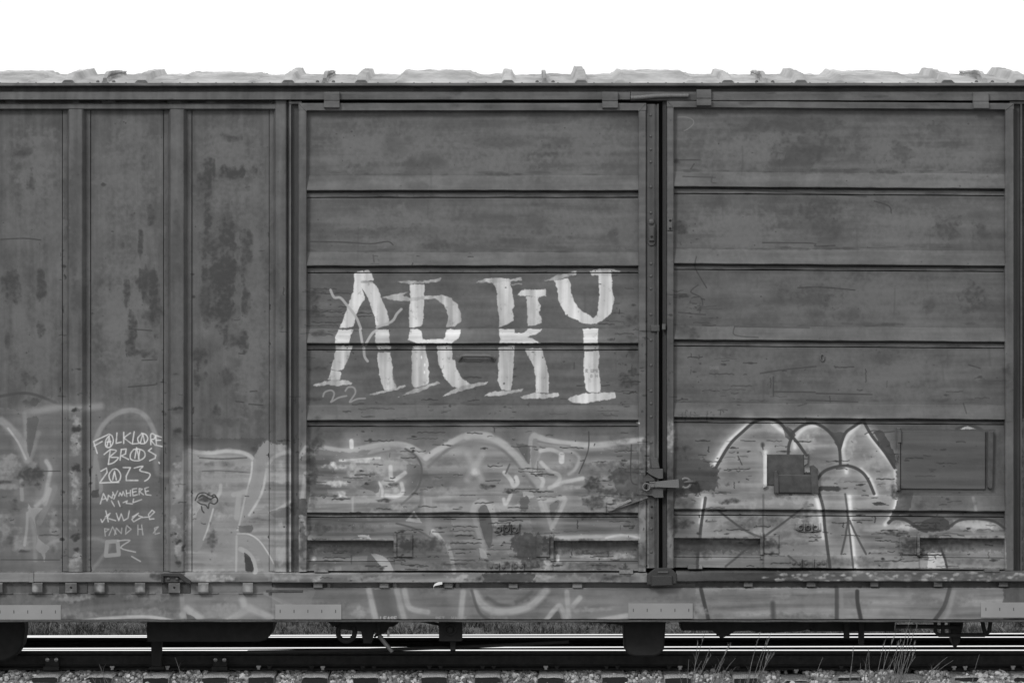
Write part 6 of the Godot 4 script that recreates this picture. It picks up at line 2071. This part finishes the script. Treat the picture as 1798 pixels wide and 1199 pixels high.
# ---------------------------------------------------------------- small things
func stalk_clump(x: float, z: float, label: String, list: Array) -> void:
	var t := thing("dry_grass_clump", label, "grass clump", "dry grass stalks beside the track")
	t.position = Vector3(x, bed(x, z) - 0.012, z)
	var st := begin()
	var hd := begin()
	var any := false
	var more := list.duplicate()
	for q in list:
		if list.size() > 2:
			more.append([q[0] + rng.randf_range(-0.05, 0.05), q[1] * rng.randf_range(0.35, 0.9), q[2] + rng.randf_range(-0.25, 0.3)])
	for q in more:
		var h: float = q[1]
		var lean := Vector3(q[2], 0, rng.randf_range(-0.1, 0.1))
		var root := Vector3(q[0], 0, rng.randf_range(-0.04, 0.04))
		var pts := []
		for k in 6:
			var f := k / 5.0
			pts.append(root + Vector3(0, h * f, 0) + lean * h * (0.45 * f + 0.55 * f * f))
		tube(st, pts, 0.0034, 0.0012, 4)
		for b in 3:
			var f := rng.randf_range(0.08, 0.7)
			var s := 1.0 if rng.randf() < 0.5 else -1.0
			blade(st, root + Vector3(0, h * f, 0) + lean * h * (0.45 * f + 0.55 * f * f), Vector3(s * rng.randf_range(0.3, 0.9), 0, 0.2), rng.randf_range(0.06, 0.14), 0.006)
		if h > 0.32:
			any = true
			for b in 9:
				var f := lerpf(0.8, 1.0, b / 8.0)
				var at := root + Vector3(0, h * f, 0) + lean * h * (0.45 * f + 0.55 * f * f)
				blade(hd, at, Vector3(rng.randf_range(-0.35, 0.5), 0, rng.randf_range(-0.3, 0.3)), rng.randf_range(0.025, 0.05), 0.005)
	structure(piece("stalks", st, M.straw, t), "stuff")
	if any:
		structure(piece("seed_heads", hd, M.straw, t), "stuff")

func small_things() -> void:
	var z := 0.1
	stalk_clump(PX(1212), z, "tall dry grass stalks rising beside the black jacking post", [[0.0, 0.5, 0.25], [0.02, 0.45, 0.1], [0.05, 0.4, 0.3], [-0.03, 0.3, 0.05], [0.06, 0.2, 0.5]])
	stalk_clump(PX(1245), z - 0.02, "bent dry grass stalks in front of the cushion unit", [[0.0, 0.42, 0.45], [0.03, 0.4, 0.35], [0.05, 0.3, 0.6], [0.01, 0.25, 0.2]])
	stalk_clump(PX(1308), z + 0.05, "thick clump of tall grass stalks with pale seed heads", [[0.0, 0.55, 0.22], [0.04, 0.5, 0.3], [0.08, 0.52, 0.25], [0.1, 0.35, 0.3], [0.02, 0.3, 0.1], [0.12, 0.4, 0.2], [-0.06, 0.22, 0.1]])
	stalk_clump(PX(1425), z, "two thin leaning grass stalks on the ballast", [[0.0, 0.3, 0.3], [0.15, 0.18, -0.2]])
	stalk_clump(PX(1492), z - 0.05, "thin upright grass stalks behind the hanger straps' foot", [[0.0, 0.34, 0.08], [0.08, 0.22, 0.05], [0.12, 0.3, 0.12]])
	stalk_clump(PX(1536), z, "slender grass stalks beside the densest clump", [[0.0, 0.46, 0.2], [0.03, 0.5, 0.3], [0.06, 0.35, 0.1], [0.08, 0.44, 0.35]])
	stalk_clump(PX(1568), z + 0.06, "densest and tallest clump of dry grass stalks", [[0.0, 0.66, 0.22], [0.02, 0.6, 0.3], [0.04, 0.5, 0.1], [0.05, 0.58, 0.15], [-0.02, 0.45, 0.12], [0.07, 0.4, 0.3], [-0.04, 0.42, 0.25], [0.03, 0.3, 0.0], [0.06, 0.35, 0.2]])
	stalk_clump(PX(1612), z - 0.02, "low grass stalks leaning far over to one side", [[0.0, 0.28, 0.9], [0.03, 0.25, 1.1], [0.02, 0.22, 0.8], [0.06, 0.2, 0.6]])
	stalk_clump(PX(1704), z, "single dry grass stalk standing alone", [[0.0, 0.32, 0.22]])
	stalk_clump(PX(188), z, "two crossed grass stalks beside a crosstie end", [[0.0, 0.26, -0.25], [-0.06, 0.18, -0.5], [0.02, 0.12, 0.3]])
	stalk_clump(PX(322), z - 0.05, "single thin stalk leaning over the tie with the grooved end", [[0.0, 0.3, -0.25]])
	stalk_clump(PX(40), z + 0.04, "low weed with pale heads at the ballast edge", [[0.0, 0.12, 0.6], [0.08, 0.1, 0.8], [-0.1, 0.14, 0.5], [0.14, 0.09, 0.4]])
	stalk_clump(PX(510), z - 0.02, "faint thin weed stalks between two crossties", [[0.0, 0.14, 0.3], [0.03, 0.18, 0.2], [-0.05, 0.12, -0.2]])
	# a steel stake standing by the rail
	var t := thing("track_stake", "black steel stake standing in the ballast before the air reservoir", "stake")
	var st := begin()
	prism(st, [253, 1112, 272, 1112, 272, 1183, 253, 1183], -0.66, -0.6, 1.2)
	piece("stake_shaft", st, M.under, t)
	st = begin()
	prism(st, [250, 1180, 276, 1180, 277, 1186, 249, 1186], -0.69, -0.57, 1.0)
	piece("stake_foot", st, M.under, t)
	# scrap of film caught on the sill
	var sc := thing("torn_scrap", "small torn white scrap caught under the door sill", "scrap")
	st = begin()
	var pts := [P(777, 1021.6, 0.155), P(770, 1022.5, 0.165), P(764, 1024.5, 0.168), P(761.5, 1028, 0.165), P(762.5, 1033, 0.16)]
	var wd := [2.2, 2.6, 1.8, 0.8, 0.3]
	for k in 4:
		for f in [0.0, 0.0015]:
			var o := Vector3(0, 0, f)
			quad(st, pts[k + 1] + Vector3(0, wd[k + 1] / S, 0) + o, pts[k] + Vector3(0, wd[k] / S, 0) + o, pts[k] - Vector3(0, wd[k] / S, 0) + o, pts[k + 1] - Vector3(0, wd[k + 1] / S, 0) + o)
	piece("scrap_sheet", st, M.scrap, sc)
